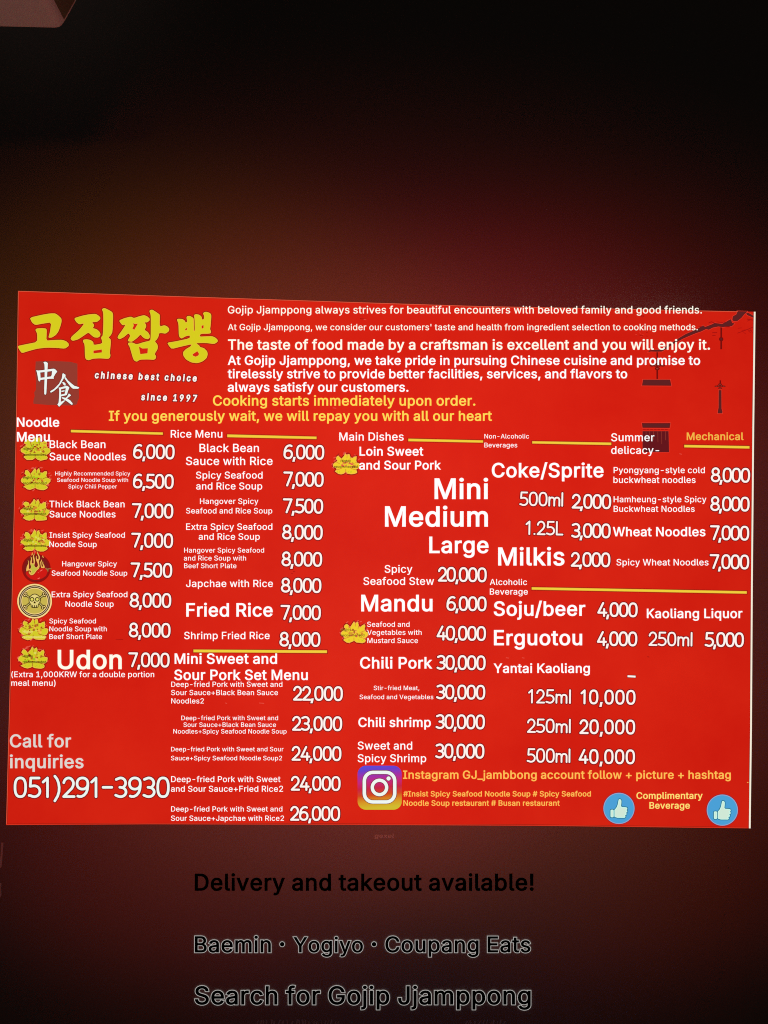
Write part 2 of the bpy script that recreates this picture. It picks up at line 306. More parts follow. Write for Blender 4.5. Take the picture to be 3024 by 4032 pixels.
's':(387,['230,406 255,402 278,394 298,384 316,371 330,356 340,342 349,324 360,294 274,274 260,305 246,320 236,327 222,331 204,332 186,331 171,327 159,320 146,307 142,289 145,273 154,262 162,256 174,251 192,246 250,232 285,221 314,207 336,189 352,168 361,144 364,118 362,95 355,74 344,54 328,36 308,21 285,8 257,-1 229,-6 199,-8 171,-7 146,-3 123,4 99,15 80,28 64,44 51,62 42,82 33,114 122,132 133,102 141,89 152,80 164,74 180,70 198,68 219,70 236,75 249,82 263,96 268,115 265,129 257,140 244,149 224,155 161,170 127,181 98,195 75,213 59,235 50,259 47,285 49,308 56,329 67,348 82,365 101,380 123,392 149,401 176,406 204,407']),
't':(250,['78,48 68,74 65,104 65,327 6,327 6,402 65,402 65,494 159,494 159,402 237,402 237,327 159,327 159,110 161,90 167,79 173,75 187,73 200,74 232,79 248,5 211,-3 184,-4 150,-1 120,9 95,26']),
'u':(432,['231,74 244,77 255,82 271,95 284,112 291,127 295,144 296,164 296,402 390,402 390,0 298,0 307,46 326,68 308,41 285,20 259,6 230,-2 199,-5 171,-3 145,3 122,13 101,27 84,45 70,67 60,91 55,119 53,150 53,402 147,402 147,156 149,130 156,109 167,93 181,82 197,76 217,73']),
'v':(411,['225,170 309,402 409,402 255,0 166,0 13,402 114,402 219,102 212,107']),
'w':(589,['459,0 371,0 300,284 229,0 141,0 19,402 117,402 186,151 187,112 255,402 347,402 414,150 414,113 483,402 581,402']),
'x':(401,['206,137 179,91 118,0 11,0 153,206 19,402 127,402 207,274 236,323 288,402 394,402 259,203 400,0 293,0']),
'y':(411,['409,402 236,-51 227,-70 217,-88 207,-101 188,-120 164,-134 137,-142 108,-145 78,-143 45,-134 65,-60 106,-67 116,-66 124,-63 133,-56 142,-43 152,-20 162,10 13,402 114,402 197,170 211,107 225,170 309,402']),
'z':(403,['48,402 366,402 366,340 169,83 372,79 372,0 42,0 42,60 243,320 48,323']),
'0':(475,['389,67 372,47 352,28 328,13 302,2 274,-5 243,-7 213,-5 184,2 158,13 134,28 114,47 98,67 82,92 70,121 60,153 53,187 49,225 48,266 49,306 53,344 60,378 70,410 83,439 98,465 114,485 135,504 158,519 184,530 213,536 243,539 274,536 302,530 328,519 352,504 372,485 388,465 404,439 416,410 426,378 433,344 437,306 438,266 437,225 433,187 426,153 416,121 404,92','143,235 146,207 150,182 155,159 166,130 178,109 193,92 208,81 224,75 243,73 262,75 278,81 294,92 308,109 320,130 331,159 336,182 341,207 343,235 344,266 343,296 341,324 336,350 331,373 320,401 308,423 294,440 278,451 262,457 243,459 224,457 208,451 193,440 178,423 166,401 155,373 150,350 146,324 143,296 142,266']),
'1':(475,['424,78 424,0 76,0 76,78 212,78 212,432 86,341 86,443 208,532 309,532 309,78']),
'2':(475,['414,384 413,364 409,344 403,325 394,306 381,285 365,263 296,183 199,83 422,79 422,0 64,0 64,62 286,301 297,316 306,330 311,341 318,361 320,383 317,407 309,426 296,440 280,451 268,456 256,459 240,460 224,458 211,455 199,450 183,438 171,421 165,407 161,391 159,362 65,362 68,404 75,432 87,458 104,481 125,501 150,517 178,529 209,536 241,539 274,536 304,529 332,517 356,502 377,483 393,461 405,437 412,411']),
'3':(475,['405,532 405,469 268,313 265,313 301,308 333,297 361,281 384,261 403,238 416,213 423,185 426,156 423,127 415,99 402,73 384,50 361,31 334,14 304,3 270,-5 234,-7 202,-5 172,1 143,11 114,25 91,43 72,64 57,88 48,114 42,155 140,155 147,122 158,104 172,90 190,81 202,77 218,74 235,73 253,74 270,77 283,82 296,89 307,98 316,109 323,122 328,138 329,156 328,173 324,189 317,204 308,216 296,227 282,235 265,242 244,246 217,248 157,248 157,313 276,449 70,452 70,532']),
'4':(475,['282,186 282,341 376,341 376,186 446,186 446,105 376,105 376,0 282,0 282,105 40,105 40,172 252,532 352,532 149,188']),
'5':(475,['399,532 399,452 182,452 170,340 164,336 188,347 207,352 226,356 246,357 271,355 294,351 317,343 338,333 356,320 373,305 388,287 401,268 411,247 418,224 422,200 424,175 421,142 414,112 401,83 383,58 361,36 335,18 305,4 273,-4 238,-7 206,-5 175,2 147,13 123,28 102,46 84,67 71,90 63,115 58,153 153,153 160,123 169,105 182,92 199,81 217,75 238,73 254,74 269,78 282,85 295,94 306,105 315,119 322,136 326,154 328,174 326,194 322,212 315,229 305,243 294,255 281,265 267,271 251,275 234,277 219,276 204,273 190,269 172,261 150,245 66,254 97,532']),
'6':(475,['308,4 277,-4 243,-7 209,-4 177,4 148,17 123,35 102,57 85,82 73,110 66,141 64,173 66,200 71,227 81,255 91,277 104,302 121,329 259,532 364,532 216,332 185,319 204,329 227,335 251,337 284,335 315,327 342,315 366,299 386,279 402,255 413,229 420,200 422,169 419,137 412,108 400,80 383,56 362,34 337,17','227,73 243,72 258,73 272,77 284,83 296,92 306,103 315,116 322,132 326,150 327,169 326,188 322,206 315,221 306,235 296,246 285,254 272,260 258,264 243,265 227,264 213,260 201,254 189,246 179,235 170,222 163,206 159,189 158,170 159,150 163,133 170,117 179,103 189,92 201,83 214,77']),
'7':(475,['317,449 62,452 62,532 424,532 424,458 193,0 90,0']),
'8':(475,['193,81 206,77 223,73 243,72 262,73 278,76 292,81 311,93 324,108 333,127 337,150 335,167 331,182 324,196 314,207 303,217 290,225 276,231 261,234 243,235 225,234 209,231 195,225 182,217 171,207 161,196 154,182 150,167 148,150 152,127 160,108 174,93','136,278 113,294 94,314 81,338 73,364 70,392 73,418 80,443 92,466 108,486 129,504 153,519 181,530 211,536 243,539 274,536 304,530 332,519 356,504 376,486 393,466 405,443 412,418 415,392 412,364 404,339 391,315 372,294 349,278 350,278 342,282 362,272 380,260 394,247 407,230 419,212 428,190 432,169 434,147 431,119 423,93 410,69 392,47 369,28 342,13 312,2 278,-5 243,-7 208,-5 174,2 143,13 116,28 94,47 76,69 62,93 54,119 52,147 54,169 58,190 67,212 78,230 90,245 105,260 123,272 144,282 134,279','242,460 227,459 215,456 203,452 188,441 176,427 169,409 166,387 169,365 176,346 188,332 204,321 222,315 243,313 264,315 281,321 296,332 308,346 316,365 319,387 316,409 309,427 297,441 282,451 264,458']),
'9':(475,['178,528 209,536 243,539 276,536 308,528 337,514 362,496 383,475 400,449 412,421 419,391 422,358 420,332 414,305 404,277 394,255 381,230 365,203 227,0 121,0 270,199 301,213 281,203 259,197 234,195 202,197 171,204 144,216 120,233 100,253 84,277 72,303 66,332 64,363 66,395 73,424 86,452 103,476 124,497 149,515','258,459 243,460 228,459 214,455 201,449 189,440 179,429 170,415 164,400 160,382 158,363 160,344 164,326 170,311 179,297 189,286 201,278 214,271 227,268 243,266 258,268 272,271 285,277 296,286 307,297 315,310 322,326 326,343 327,362 326,381 322,399 315,415 307,429 296,440 285,449 272,455']),
'+':(475,['198,249 198,387 288,387 288,249 424,249 424,172 288,172 288,34 198,34 198,172 61,172 61,249']),
'-':(475,['114,267 370,267 370,188 114,188']),
'_':(341,['0,23 352,23 352,-56 0,-56']),
'#':(462,['169,140 146,0 62,0 85,140 8,140 21,215 97,215 113,316 38,316 51,391 126,391 149,532 233,532 210,391 304,391 328,532 412,532 389,391 464,391 453,316 377,316 360,215 435,215 422,140 348,140 325,0 240,0 263,140','292,316 198,316 181,215 275,215']),
'/':(272,['181,556 271,556 101,-76 11,-76']),
'(':(295,['112,63 104,94 97,125 93,156 90,187 89,218 90,247 92,276 96,307 107,368 123,427 133,456 143,484 154,510 166,534 182,562 275,562 243,492 223,436 206,379 194,323 190,295 187,269 185,243 184,218 185,188 188,158 193,128 198,105 212,57 230,6 275,-96 182,-96 162,-60 147,-30 134,1 122,32']),
')':(295,['184,30 172,0 159,-31 144,-61 124,-96 31,-96 77,7 95,59 109,107 113,130 118,160 121,189 122,218 121,243 119,269 116,295 106,351 92,407 74,464 51,519 31,562 124,562 140,534 152,510 163,484 174,456 192,398 205,337 211,306 214,276 216,247 217,218 216,187 213,155 209,124 202,93 194,62']),
',':(210,['114,-119 36,-119 69,94 173,94']),
'.':(210,['53,73 66,92 86,105 112,110 137,105 158,92 170,73 174,52 170,32 158,14 137,0 112,-5 86,0 66,14 53,32 49,52']),
"'":(228,['161,318 78,318 70,532 169,532']),
'!':(218,['140,0 114,-5 89,0 69,14 56,32 52,52 56,73 69,91 89,105 114,110 140,105 160,91 173,73 177,52 173,32 160,14','165,532 161,160 67,160 63,532']),
' ':(188,[])}
_glyph = {}
def inside(p, poly):
    x, y = p
    c = False
    n = len(poly)
    for i in range(n):
        x1, y1 = poly[i - 1]
        x2, y2 = poly[i]
        if (y1 > y) != (y2 > y) and x < (x2 - x1) * (y - y1) / (y2 - y1) + x1:
            c = not c
    return c
def sarea(p):
    return sum(p[i - 1][0] * p[i][1] - p[i][0] * p[i - 1][1] for i in range(len(p))) / 2
def glyph(ch):
    """advance and a list of (outer, holes)"""
    if ch not in _glyph:
        adv, cs = SANS[ch]
        P = [[tuple(float(v) for v in q.split(',')) for q in c.split()] for c in cs]
        outs = [p for p in P if sarea(p) < 0]
        holes = [p for p in P if sarea(p) >= 0]
        _glyph[ch] = (adv, [(o, [h for h in holes if inside(h[0], o)]) for o in outs])
    return _glyph[ch]

def winding(p, loops):
    w = 0
    x, y = p
    for P in loops:
        for i in range(len(P)):
            x1, y1 = P[i - 1]
            x2, y2 = P[i]
            if y1 <= y < y2 and (x2 - x1) * (y - y1) - (x - x1) * (y2 - y1) > 0:
                w += 1
            elif y2 <= y < y1 and (x2 - x1) * (y - y1) - (x - x1) * (y2 - y1) < 0:
                w -= 1
    return w
def fill(outer, holes=()):
    """points and triangles of an outline with holes (non-zero winding, so self-crossings are safe)"""
    outer = list(outer) if sarea(outer) > 0 else list(outer)[::-1]
    loops = [outer] + [list(h) if sarea(h) < 0 else list(h)[::-1] for h in holes]
    vs, es = [], []
    for P in loops:
        b = len(vs)
        n = len(P)
        vs += [Vector(q) for q in P]
        es += [(b + i, b + (i + 1) % n) for i in range(n)]
    V, E_, F, _, _, _ = delaunay_2d_cdt(vs, es, [], 0, 1e-6)
    pts = [(v.x, v.y) for v in V]
    tri = []
    for f in F:
        cx = sum(pts[i][0] for i in f) / len(f)
        cy = sum(pts[i][1] for i in f) / len(f)
        if winding((cx, cy), loops) > 0:
            for k in range(1, len(f) - 1):
                tri.append((f[0], f[k], f[k + 1]))
    return pts, tri
_filled = {}
def filled(ch):
    if ch not in _filled:
        adv, cs = glyph(ch)
        _filled[ch] = [fill(o, hs) for o, hs in cs]
    return _filled[ch]

# thin rounded figures of the price column, drawn as pen strokes in a box 1 high
def arc(cx, cy, rx, ry, a0, a1, n=14, p=2.0):
    out = []
    for i in range(n + 1):
        t = math.radians(a0 + (a1 - a0) * i / n)
        c, s = math.cos(t), math.sin(t)
        out.append((cx + rx * math.copysign(abs(c) ** (2 / p), c), cy + ry * math.copysign(abs(s) ** (2 / p), s)))
    return out
PEN = {
    '0': (0.66, [arc(.315, .5, .243, .428, 0, 360, 40, 2.5)]),
    '1': (0.50, [[(.07, .74), (.27, .925)], [(.27, .925), (.27, .07)]]),
    '2': (0.62, [arc(.305, .655, .225, .272, 168, 0, 14) + [(.505, .55), (.45, .45), (.08, .075)], [(.08, .075), (.56, .075)]]),
    '3': (0.62, [[(.085, .86)] + arc(.29, .70, .225, .228, 118, -75, 14), [(.25, .50)] + arc(.28, .285, .255, .215, 88, -118, 16) + [(.06, .14)]]),
    '4': (0.65, [[(.385, .93), (.07, .285)], [(.07, .285), (.60, .285)], [(.455, .52), (.455, .07)]]),
    '5': (0.62, [[(.51, .925), (.13, .925)], [(.13, .925), (.105, .545)], [(.105, .545)] + arc(.285, .32, .262, .250, 100, -125, 18) + [(.055, .13)]]),
    '6': (0.67, [[(.535, .885), (.47, .92), (.38, .925), (.27, .885), (.17, .78), (.11, .64), (.082, .48), (.08, .33)], arc(.325, .328, .248, .256, 0, 360, 30, 2.15)]),
    '7': (0.62, [[(.055, .925), (.56, .925)], [(.56, .925), (.25, .07)]]),
    '8': (0.65, [arc(.315, .715, .208, .213, 0, 360, 26), arc(.315, .285, .25, .215, 0, 360, 28)]),
    '9': (0.66, [[(.10, .10), (.17, .075), (.27, .08), (.39, .14), (.49, .26), (.54, .40), (.56, .55), (.562, .68)], arc(.315, .672, .248, .256, 0, 360, 30, 2.15)]),
    'm': (0.86, [[(.08, .63), (.08, .07)], arc(.255, .43, .165, .185, 180, 0, 12, 2.3) + [(.42, .07)], arc(.60, .43, .165, .185, 180, 0, 12, 2.3) + [(.765, .07)]]),
    'l': (0.22, [[(.10, .93), (.10, .07)]]),
    'L': (0.52, [[(.08, .925), (.08, .075)], [(.08, .075), (.47, .075)]]),
    '.': (0.20, [[(.085, .085), (.10, .085)]]),
    ')': (0.42, [[(.10, 1.01), (.20, .88), (.27, .70), (.30, .50), (.29, .30), (.23, .10), (.10, -.12)]]),
    '-': (0.60, [[(.09, .50), (.49, .50)]]),
}

class MB:
    """collects flat pieces lying on a plane and links them as ONE mesh object"""
    def __init__(self, y=0.0, lift=0.6):
        self.v, self.f, self.m, self.mats = [], [], [], []
        self.y, self.lift, self.k = y, lift / 1000.0, 0
    def mi(self, mat):
        if mat not in self.mats:
            self.mats.append(mat)
        return self.mats.index(mat)
    def pt(self, q, up):
        return at(q[0], q[1], self.y - self.lift - up)
    def poly(self, outer, mat, holes=(), up=0.0):
        self.tris(*fill(outer, holes), mat, up)
    def tris(self, flat, tri, mat, up=0.0):
        self.k += 1
        up = up / 1000.0 + (self.k % 40) * 4e-6
        base = len(self.v)
        self.v += [self.pt(q, up) for q in flat]
        mi = self.mi(mat)
        for a, b, c in tri:
            A, B, C = flat[a], flat[b], flat[c]
            s = (B[0] - A[0]) * (C[1] - A[1]) - (C[0] - A[0]) * (B[1] - A[1])
            if abs(s) < 1e-9:
                continue
            self.f.append((base + a, base + b, base + c) if s < 0 else (base + a, base + c, base + b))
            self.m.append(mi)
    def stroke(self, pts, w, mat, up=0.0, cap=True, closed=False):
        """pen stroke of width w with round ends"""
        P = [pts[0]]
        for q in pts[1:]:
            if math.hypot(q[0] - P[-1][0], q[1] - P[-1][1]) > 0.02 * w:
                P.append(q)
        if len(P) < 2:
            P = [pts[0], (pts[0][0] + 0.01 * w, pts[0][1])]
        if math.hypot(P[0][0] - P[-1][0], P[0][1] - P[-1][1]) < 0.05 * w and len(P) > 4:
            closed = True
            P.pop()
        n = len(P)
        h = w / 2
        L, Rr = [], []
        for i in range(n):
            a = P[i - 1] if (i > 0 or closed) else P[i]
            c = P[(i + 1) % n] if (i < n - 1 or closed) else P[i]
            b = P[i]
            t1 = (b[0] - a[0], b[1] - a[1])
            t2 = (c[0] - b[0], c[1] - b[1])
            l1, l2 = math.hypot(*t1), math.hypot(*t2)
            u1 = (t1[0] / l1, t1[1] / l1) if l1 > 1e-9 else None
            u2 = (t2[0] / l2, t2[1] / l2) if l2 > 1e-9 else None
            u1 = u1 or u2
            u2 = u2 or u1
            nx, ny = -(u1[1] + u2[1]), u1[0] + u2[0]
            q = math.hypot(nx, ny) or 1
            nx, ny = nx / q, ny / q
            k = h / max(0.6, nx * -u1[1] + ny * u1[0])
            L.append((b[0] + nx * k, b[1] + ny * k))
            Rr.append((b[0] - nx * k, b[1] - ny * k))
        if closed:
            if abs(sarea(L)) > abs(sarea(Rr)):
                self.poly(L, mat, [Rr], up)
            else:
                self.poly(Rr, mat, [L], up)
            return
        out = list(L)
        def half(c, p, q):
            a0 = math.atan2(p[1] - c[1], p[0] - c[0])
            a1 = math.atan2(q[1] - c[1], q[0] - c[0])
            d = a1 - a0
            while d > 0:
                d -= 2 * math.pi
            if d < -1.9 * math.pi:
                d += 2 * math.pi
            return [(c[0] + h * math.cos(a0 + d * i / 7), c[1] + h * math.sin(a0 + d * i / 7)) for i in range(1, 7)]
        if cap:
            out += half(P[-1], L[-1], Rr[-1])
        out += Rr[::-1]
        if cap:
            out += half(P[0], Rr[0], L[0])
        self.poly(out, mat, (), up)
    def disc(self, c, r, mat, up=0.0, hole=0.0, n=48, ry=None):
        ry = ry or r
        o = [(c[0] + r * math.cos(2 * math.pi * i / n), c[1] + ry * math.sin(2 * math.pi * i / n)) for i in range(n)]
        hs = []
        if hole:
            hs = [[(c[0] + hole * math.cos(2 * math.pi * i / n), c[1] + hole * ry / r * math.sin(2 * math.pi * i / n)) for i in range(n)]]
        self.poly(o, mat, hs, up)
    def text(self, s, x0, x1, bl, mat, up=0.0, track=None, slant=0.0, rot=0.0, size=None, rim=None, rimw=0.0, stretch=1.0, rim_mb=None, fat=0.0):
        """one line of lettering whose ink runs from x0 to x1 on base line bl"""
        a, b, x = 1e9, -1e9, 0.0
        tr = track or 0.0
        for ch in s:
            adv, cs = glyph(ch)
            for o, hs in cs:
                a = min(a, x + min(q[0] for q in o))
                b = max(b, x + max(q[0] for q in o))
            x += adv + tr
        k = (x1 - x0) / (b - a)
        ky = (size / 532.0) if size else k
        ky *= stretch
        c, sn = math.cos(rot), math.sin(rot)
        cap = ky * 532
        thin = (0.42 if cap < 34 else 0.0) if mat in ('white', 'cream') else 0.0
        x = 0.0
        for ch in s:
            adv, cs = glyph(ch)
            def T(q):
                X = (x + q[0] - a) * k + q[1] * ky * slant
                Y = -q[1] * ky
                return (x0 + X * c - Y * sn, bl + X * sn + Y * c)
            if not rim and thin:
                for o, hs in cs:
                    self.tris(*fill(grow([T(q) for q in o], -thin), [grow([T(q) for q in h], thin) for h in hs]), mat, up)
                x += adv + tr
                continue
            if not rim:
                for pts, tri in filled(ch):
                    self.tris([T(q) for q in pts], tri, mat, up)
                x += adv + tr
                continue
            for o, hs in cs:
                O = [T(q) for q in o]
                H = [[T(q) for q in h] for h in hs]
                if fat:
                    O, H = grow(O, fat), [grow(h, -fat) for h in H]
                if rim:
                    (rim_mb or self).poly(grow(O, rimw), rim, [grow(h, -rimw) for h in H], up)
                    self.poly(O, mat, H, up + 0.25)
                else:
                    self.poly(O, mat, H, up)
            x += adv + tr
    def figures(self, s, x0, x1, bot, h, mat, halo, w=0.136, hw=0.062, rot=None, up=0.0):
        """prices: pen-stroke figures h high, their ink from x0 to x1, feet at bot in the middle"""
        rot = tilt(bot) if rot is None else rot
        x, items = 0.0, []
        for ch in s:
            if ch == ',':
                items.append((ch, x))
                x += 0.235
            else:
                items.append((ch, x))
                x += PEN[ch][0]
        def span(tr):
            lo, hi = 1e9, -1e9
            for i, (ch, X) in enumerate(items):
                X = X + tr * i
                if ch == ',':
                    xs = (X - 0.03, X + 0.19)
                else:
                    q = [p[0] for st in PEN[ch][1] for p in st]
                    xs = (X + min(q) - w / 2, X + max(q) + w / 2)
                lo, hi = min(lo, xs[0]), max(hi, xs[1])
            return lo, hi
        l0, h0 = span(0.0)
        n = len(items) - 1
        tr = ((x1 - x0) / h - (h0 - l0)) / n if n else 0.0
        l0, h0 = span(tr)
        k = (x1 - x0) / (h0 - l0) if n else h
        c, sn = math.cos(rot), math.sin(rot)
        xm = (x1 - x0) / 2
        def T(p, X):
            px = (X + p[0] - l0) * k - xm
            py = -p[1] * h
            return (x0 + xm + px * c - py * sn, bot + px * sn + py * c)
        for i, (ch, X) in enumerate(items):
            X = X + tr * i
            if ch == ',':
                P = [(.035, .165), (.19, .165), (.12, -.155), (-.03, -.155)]
                P = [T(q, X) for q in P]
                self.poly(grow(P, hw * h), halo, (), up)
                self.poly(P, mat, (), up + 0.3)
            else:
                for st in PEN[ch][1]:
                    q = [T(p, X) for p in st]
                    self.stroke(q, (w + 2 * hw) * h, halo, up)
                    self.stroke(q, w * h, mat, up + 0.3)
    def build(self, name, parent=None):
        me = bpy.data.meshes.new(name)
        xs = [p for p in self.v]
        org = Vector((0, 0, 0))
        if parent is None:
            org = sum(xs, Vector()) / len(xs)
        me.from_pydata([p - org for p in xs], [], self.f)
        for m in self.mats:
            me.materials.append(M[m])
        for p, i in zip(me.polygons, self.m):
            p.material_index = i
        me.update()
        o = bpy.data.objects.new(name, me)
        o.location = org
        COL.objects.link(o)
        if parent:
            o.parent = parent
        return o

def grow(P, d):
    """outline pushed outwards by d (inwards when d < 0)"""
    s = 1 if sarea(P) > 0 else -1
    n = len(P)
    out = []
    for i in range(n):
        a, b, c = P[i - 1], P[i], P[(i + 1) % n]
        t1 = (b[0] - a[0], b[1] - a[1])
        t2 = (c[0] - b[0], c[1] - b[1])
        l1 = math.hypot(*t1) or 1e-9
        l2 = math.hypot(*t2) or 1e-9
        nx = s * (t1[1] / l1 + t2[1] / l2)
        ny = -s * (t1[0] / l1 + t2[0] / l2)
        q = math.hypot(nx, ny)
        if q < 1e-6:
            out.append(b)
            continue
        nx, ny = nx / q, ny / q
        k = d / max(0.55, abs(nx * t1[1] / l1 - ny * t1[0] / l1))
        out.append((b[0] + nx * k, b[1] + ny * k))
    return out
def Z(pts, ox, oy, sc):            # traced outline -> plan
    return [(ox + x / sc, oy + y / sc) for x, y in pts]
def round_poly(P, n=1, q=0.25):
    for _ in range(n):
        r = []
        for i in range(len(P)):
            a, b = P[i], P[(i + 1) % len(P)]
            r.append((a[0] * (1 - q) + b[0] * q, a[1] * (1 - q) + b[1] * q))
            r.append((a[0] * q + b[0] * (1 - q), a[1] * q + b[1] * (1 - q)))
        P = r
    return P
def tag(o, label=None, cat=None, kind=None, group=None):
    if label:
        o['label'] = label
    if cat:
        o['category'] = cat
    if kind:
        o['kind'] = kind
    if group:
        o['group'] = group
    return o
def solid(name, outer, y0, y1, mat, parent=None):
    """a slab with the given front outline, from depth y0 (front) to y1 (back)"""
    me = bpy.data.meshes.new(name)
    F = [at(q[0], q[1], y0) for q in outer]
    B = [Vector((p.x, y1, p.z)) for p in F]
    n = len(F)
    fr = [tuple(range(n))] if (F[1] - F[0]).cross(F[2] - F[0]).y < 0 else [tuple(range(n))[::-1]]
    rev = fr[0][0] != 0
    bk = [tuple(i + n for i in fr[0][::-1])]
    sd = []
    for i in range(n):
        j = (i + 1) % n
        sd.append((i, i + n, j + n, j) if not rev else (j, j + n, i + n, i))
    me.from_pydata(F + B, [], fr + bk + sd)
    me.materials.append(M[mat])
    me.materials.append(M['side'])
    for p in me.polygons:
        p.material_index = 0 if p.index == 0 else 1     # only the front is lit
    me.update()
    o = bpy.data.objects.new(name, me)
    COL.objects.link(o)
    if parent:
        o.parent = parent
    return o

# ================================================================== the setting: wall
me = bpy.data.meshes.new('wall')
w, h = 6.0, 5.0
me.from_pydata([(-w, WALL_Y, -h), (w, WALL_Y, -h), (w, WALL_Y, h), (-w, WALL_Y, h)], [], [(0, 1, 2, 3)])
me.materials.append(M['wall'])
wall = bpy.data.objects.new('wall', me)
COL.objects.link(wall)
tag(wall, 'dark plastered wall dimly lit red around the menu board', 'wall', 'structure')

# ================================================================== the backlit menu board
board = bpy.data.objects.new('menu_board', None)
board.location = (0, WALL_Y, 0)
COL.objects.link(board)
bpy.context.view_layer.update()
tag(board, 'wide red backlit menu board with white prices and yellow brush title', 'menu board')
def part(mb, name):
    o = mb.build(name, board)
    o.matrix_parent_inverse = board.matrix_world.inverted()
    return o
def sub(mb, name, par):
    o = mb.build(name, par)
    o.matrix_parent_inverse = par.matrix_world.inverted()
    return o
TOP = [(71, 1145.3), (850, 1171.5), (1700, 1199.7), (1900, 1205.7), (2400, 1215), (2968, 1227.4)]
RIGHT = [(2962.5, 1680), (2957, 2300), (2953.5, 2870), (2948.5, 3261.5)]
BOT = [(2100, 3251.3), (1360, 3247.5), (600, 3245.5), (24, 3248.5)]
LEFT = [(37, 2750), (50, 2200), (63, 1680)]
OUT = TOP + RIGHT + BOT + LEFT
p = solid('panel', OUT, 0.0, WALL_Y - 0.002, 'panel', board)
p.matrix_parent_inverse = board.matrix_world.inverted()
def trim(line, width, dx, dy, mat, label=None):
    """narrow strip along the board's edge, standing 1 mm proud of the film"""
    A = line
    B = [(x + dx * width, y + dy * width) for x, y in line]
    o = solid('edge_trim', A + B[::-1], -0.0012, 0.02, mat, board)
    o.matrix_parent_inverse = board.matrix_world.inverted()
    if label:
        o['label'] = label
    return o
trim([(2968.2, 1227.4)] + [(x + .2, y) for x, y in RIGHT], 6.8, 1, 0, 'edgewhite', 'bright white strip along the right edge')
trim(TOP[:-1] + [(2905, 1226)], 3.0, 0, 1, 'edgepink')
trim(BOT[::-1] + [(2940, 3261.4)], 4.0, 0, -1, 'edgered')
trim([(24.5, 3244), (37, 2750), (50, 2200), (63, 1680), (71, 1149)], 3.0, 1, 0, 'edgepink')

